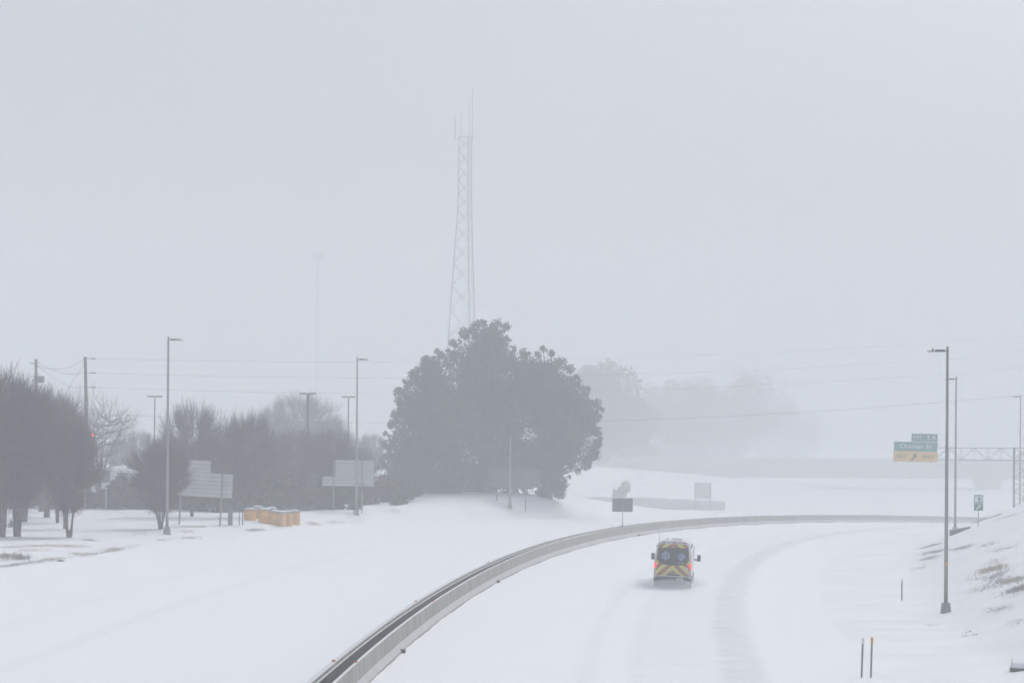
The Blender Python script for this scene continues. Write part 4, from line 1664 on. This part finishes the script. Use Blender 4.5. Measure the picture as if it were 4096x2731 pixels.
MB().box(-.42, .42, -.40, .40, h - .139, h).build('snow', SNOWCAP, rd)
b = place(1548, 290)
lw_ = thing('low_shed', 'low shed roof under snow just right of the red cabinet', 'shed', b)
h = top_h(b, 1903)
MB().box(-.75, 1.6, 0, 2.4, -.3, h - .3).build('wall', SLATE, lw_)
MB().box(-.85, 1.7, -.1, 2.5, h - .299, h).build('snow', SNOWCAP, lw_)

b = ground(921, 2100)
k = F / b.y
ub = thing('utility_cabinet', 'blue-grey narrow utility cabinet between the leaning sign and the drums', 'cabinet', b)
h = 62 / k
MB().box(-.17, .17, -.14, .14, -.2, h).build('body', SLATE, ub)
MB().box(-.19, .19, -.16, .16, h, h + .06).build('lid', SLATE, ub)
MB().box(-.14, .14, -.147, -.141, .25, h - .12).build('door', SIGNBACK, ub)
for px, py, h_, lb, m in ((957, 2100, 75, 'thin dark stake, left of the two beside the drums', DARKSTEEL), (970, 2099, 68, 'thin dark stake, right of the two beside the drums', DARKSTEEL),
                          (340, 2040, 78, 'thin white stake behind the left trees', WHITE), (424, 2038, 88, 'thin white stake below the white building', WHITE)):
    b = ground(px, py)
    k = F / b.y
    t = thing('stake', lb, 'post', b, group='thin stakes on the left lawn')
    MB().tube([(0, 0, -.2), (0, 0, h_ / k)], .035, 6).build('shaft', m, t)
    MB().lathe([(.04, h_ / k - .12), (.045, h_ / k - .1), (.045, h_ / k), (.02, h_ / k + .03)], 8).build('cap', m, t)
for px, py, lb in ((45, 2108, 'dark stubby hydrant between the two leftmost trunks'), (14, 2106, 'dark hydrant half hidden behind the left edge trunk')):
    b = ground(px, py)
    t = thing('hydrant', lb, 'hydrant', b, group='hydrants under the left trees')
    MB().lathe([(.14, -.1), (.14, .06), (.10, .08), (.10, .34), (.12, .36), (.10, .45), (.03, .52)], 10).build('barrel', SLATE, t, True)
    MB().tube([(-.20, 0, .22), (.20, 0, .22)], .06, 8).build('outlet', SLATE, t)
    MB().box(-.22, .22, -.16, .16, -.1, .10).build('base', SLATE, t)

# rubble on the right bank and a drain hood at the bottom right
b = place(3852, 199)
rbm = thing('drain_headwall', 'dark concrete headwall at the foot of the second right lamp', 'headwall', b, rot=(0, -.06, 0))
MB().add([(-1.0, -.3, -.6), (1.05, -.3, -.5), (1.05, .5, -.5), (-1.0, .5, -.6), (-.95, -.25, .18), (.55, -.25, .36), (.55, .4, .36), (-.95, .4, .18), (1.04, -.29, -.05), (1.04, .45, -.05)],
         [(0, 1, 8, 5, 4), (3, 7, 6, 9, 2), (4, 5, 6, 7), (0, 4, 7, 3), (1, 2, 9, 8), (5, 8, 9, 6), (0, 3, 2, 1)]).build('wall', ROCK, rbm)
MB().box(-1.05, -.55, -.32, -.2, -.5, .10).build('broken_end', ROCK, rbm)
b = ground(4092, 2676)
dr = thing('drain_hood', 'snow-capped dark drain hood at the bottom right edge', 'drain', b)
MB().lathe([(.50, -.25), (.52, .0), (.50, .10), (.40, .16)], 16).build('rim', ROCK, dr, True)
MB().lathe([(.53, .09), (.46, .22), (.28, .30), (.03, .33)], 16).build('snow', SNOWCAP, dr, True)
MB().tube([(-.44, -.1, .1), (-.46, -.12, .40)], .012, 5).build('stick', BARK, dr)

# a small dark rock by the left verge
b = ground(243, 2244)
t = thing('rock', 'small dark stone poking out of the snow on the left verge', 'stone', b)
MB().lathe([(.24, -.1), (.22, .05), (.12, .14), (.02, .16)], 9).build('stone', ROCK, t, True)
t.scale = (.9, .6, .7)

# ------------------------------------------------------------------ dead grass and weeds poking through
def blades(name, label, patches, m, seed):
    """patches: px0, py0, px1, py1 (a line on the ground), half width m, count, blade height"""
    g = np.random.default_rng(seed)
    C, Hh = [], []
    for x0, y0, x1, y1, wdt, n, bh in patches:
        a, b = ground(x0, y0), ground(x1, y1)
        u_ = g.uniform(0, 1, n)
        nclump = max(2, n // 25)
        cu = g.uniform(0, 1, nclump)
        u_ = np.clip(cu[g.integers(0, nclump, n)] + g.normal(0, .05, n), 0, 1)
        X_ = a.x + (b.x - a.x) * u_ + g.normal(0, .25, n)
        Y_ = a.y + (b.y - a.y) * u_ + g.normal(0, wdt * 1.6, n)
        C.append(np.stack([X_, Y_, terrain(X_, Y_) - .02], -1))
        Hh.append(bh * g.uniform(.15, .75, n))
    C = np.concatenate(C)
    Hh = np.concatenate(Hh)
    N = len(C)
    an = g.uniform(0, 2 * math.pi, N)
    wv = np.stack([np.cos(an), np.sin(an), np.zeros(N)], -1) * (Hh * .10 + .006)[:, None]
    tip = np.stack([g.normal(0, .5, N) * Hh, g.normal(0, .5, N) * Hh, Hh], -1)
    V = np.stack([C - wv, C + wv, C + tip], 1).reshape(-1, 3)
    o = link(name, npmesh(name, V, np.arange(N * 3).reshape(N, 3)), m)
    return tag(o, label, 'grass', kind='stuff')


blades('dead_grass', 'tan dead grass streaks poking through the snow on the left verge', [
    (0, 2189, 345, 2187, .5, 2600, .13), (60, 2203, 200, 2200, .7, 700, .12), (430, 2199, 475, 2193, .5, 420, .2), (185, 2235, 210, 2243, .35, 260, .2), (305, 2213, 328, 2222, .3, 260, .2),
    (238, 2230, 248, 2236, .2, 90, .18), (700, 2109, 820, 2105, .8, 900, .14), (860, 2103, 960, 2102, .8, 700, .14), (720, 2127, 760, 2126, .6, 300, .15), (1090, 2110, 1130, 2107, .6, 240, .16),
    (1240, 2092, 1262, 2098, .5, 260, .25), (1325, 2090, 1370, 2086, .6, 320, .18), (1540, 2040, 1600, 2046, .8, 420, .16), (1390, 2061, 1480, 2056, .8, 420, .14),
    (350, 2046, 600, 2055, 1.5, 1500, .12), (440, 2075, 520, 2068, 1.5, 500, .12), (1280, 2052, 1350, 2050, 1.0, 300, .14), (1840, 2061, 2200, 2062, 1.0, 500, .12), (2220, 2040, 2420, 2062, 1.5, 500, .13)], GRASS, 21)
blades('weeds', 'dark weeds poking through the snow on the left verge', [
    (0, 2223, 40, 2228, .6, 630, 0.256), (70, 2222, 88, 2240, .3, 240, 0.448), (0, 2267, 130, 2248, .4, 1050, 0.144), (130, 2250, 280, 2226, .5, 630, 0.144), (330, 2222, 480, 2198, .5, 750, 0.160), (0, 2240, 60, 2238, .8, 360, 0.160),
    (480, 2196, 560, 2178, .8, 240, 0.128), (350, 2161, 362, 2160, .2, 90, 0.256), (640, 2160, 700, 2154, .5, 210, 0.160), (735, 2155, 770, 2150, .5, 240, 0.192), (1000, 2122, 1040, 2118, .6, 390, 0.224), (520, 2135, 700, 2128, 1.2, 450, 0.144),
    (1100, 2078, 1300, 2072, 1.5, 450, 0.128), (1385, 2084, 1450, 2078, .8, 240, 0.128)], WEED, 22)
blades('bank_grass', 'pale dead grass tufts on the right bank', [
    (3925, 2288, 4015, 2265, .7, 800, .30), (4005, 2335, 4050, 2322, .7, 300, .26), (3840, 2196, 3875, 2188, .5, 240, .18), (3862, 2453, 3882, 2452, .15, 90, .12), (3680, 2254, 3720, 2252, .5, 200, .1), (3960, 2250, 4000, 2240, .5, 240, .16)], GRASS, 23)
blades('bank_weeds', 'dark weed streaks across the right bank', [
    (3695, 2190, 3750, 2178, .5, 750, 0.192), (3700, 2213, 3760, 2206, .5, 750, 0.192), (3690, 2234, 3750, 2230, .5, 630, 0.176), (3660, 2272, 3700, 2270, .5, 240, 0.144), (3795, 2200, 3880, 2186, .6, 750, 0.160), (3930, 2182, 3970, 2174, .6, 360, 0.160),
    (3960, 2200, 4040, 2188, .6, 450, 0.144), (3855, 2320, 3990, 2300, .5, 750, 0.144), (3900, 2358, 3980, 2345, .5, 390, 0.160), (3975, 2335, 4000, 2290, .5, 600, 0.208), (4020, 2320, 4090, 2318, .6, 630, 0.208), (4055, 2360, 4096, 2350, .5, 630, 0.288),
    (3950, 2438, 4030, 2430, .4, 630, 0.128), (3800, 2128, 3990, 2062, .8, 1650, 0.208), (3990, 2080, 4090, 2050, .8, 300, 0.160), (4020, 2370, 4096, 2380, .6, 240, 0.160), (3720, 2500, 3735, 2500, .1, 45, 0.160), (3867, 2532, 3870, 2528, .05, 24, 0.224), (3885, 2543, 3888, 2540, .05, 27, 0.224),
    (4040, 2490, 4090, 2488, .4, 240, 0.112)], WEED, 24)
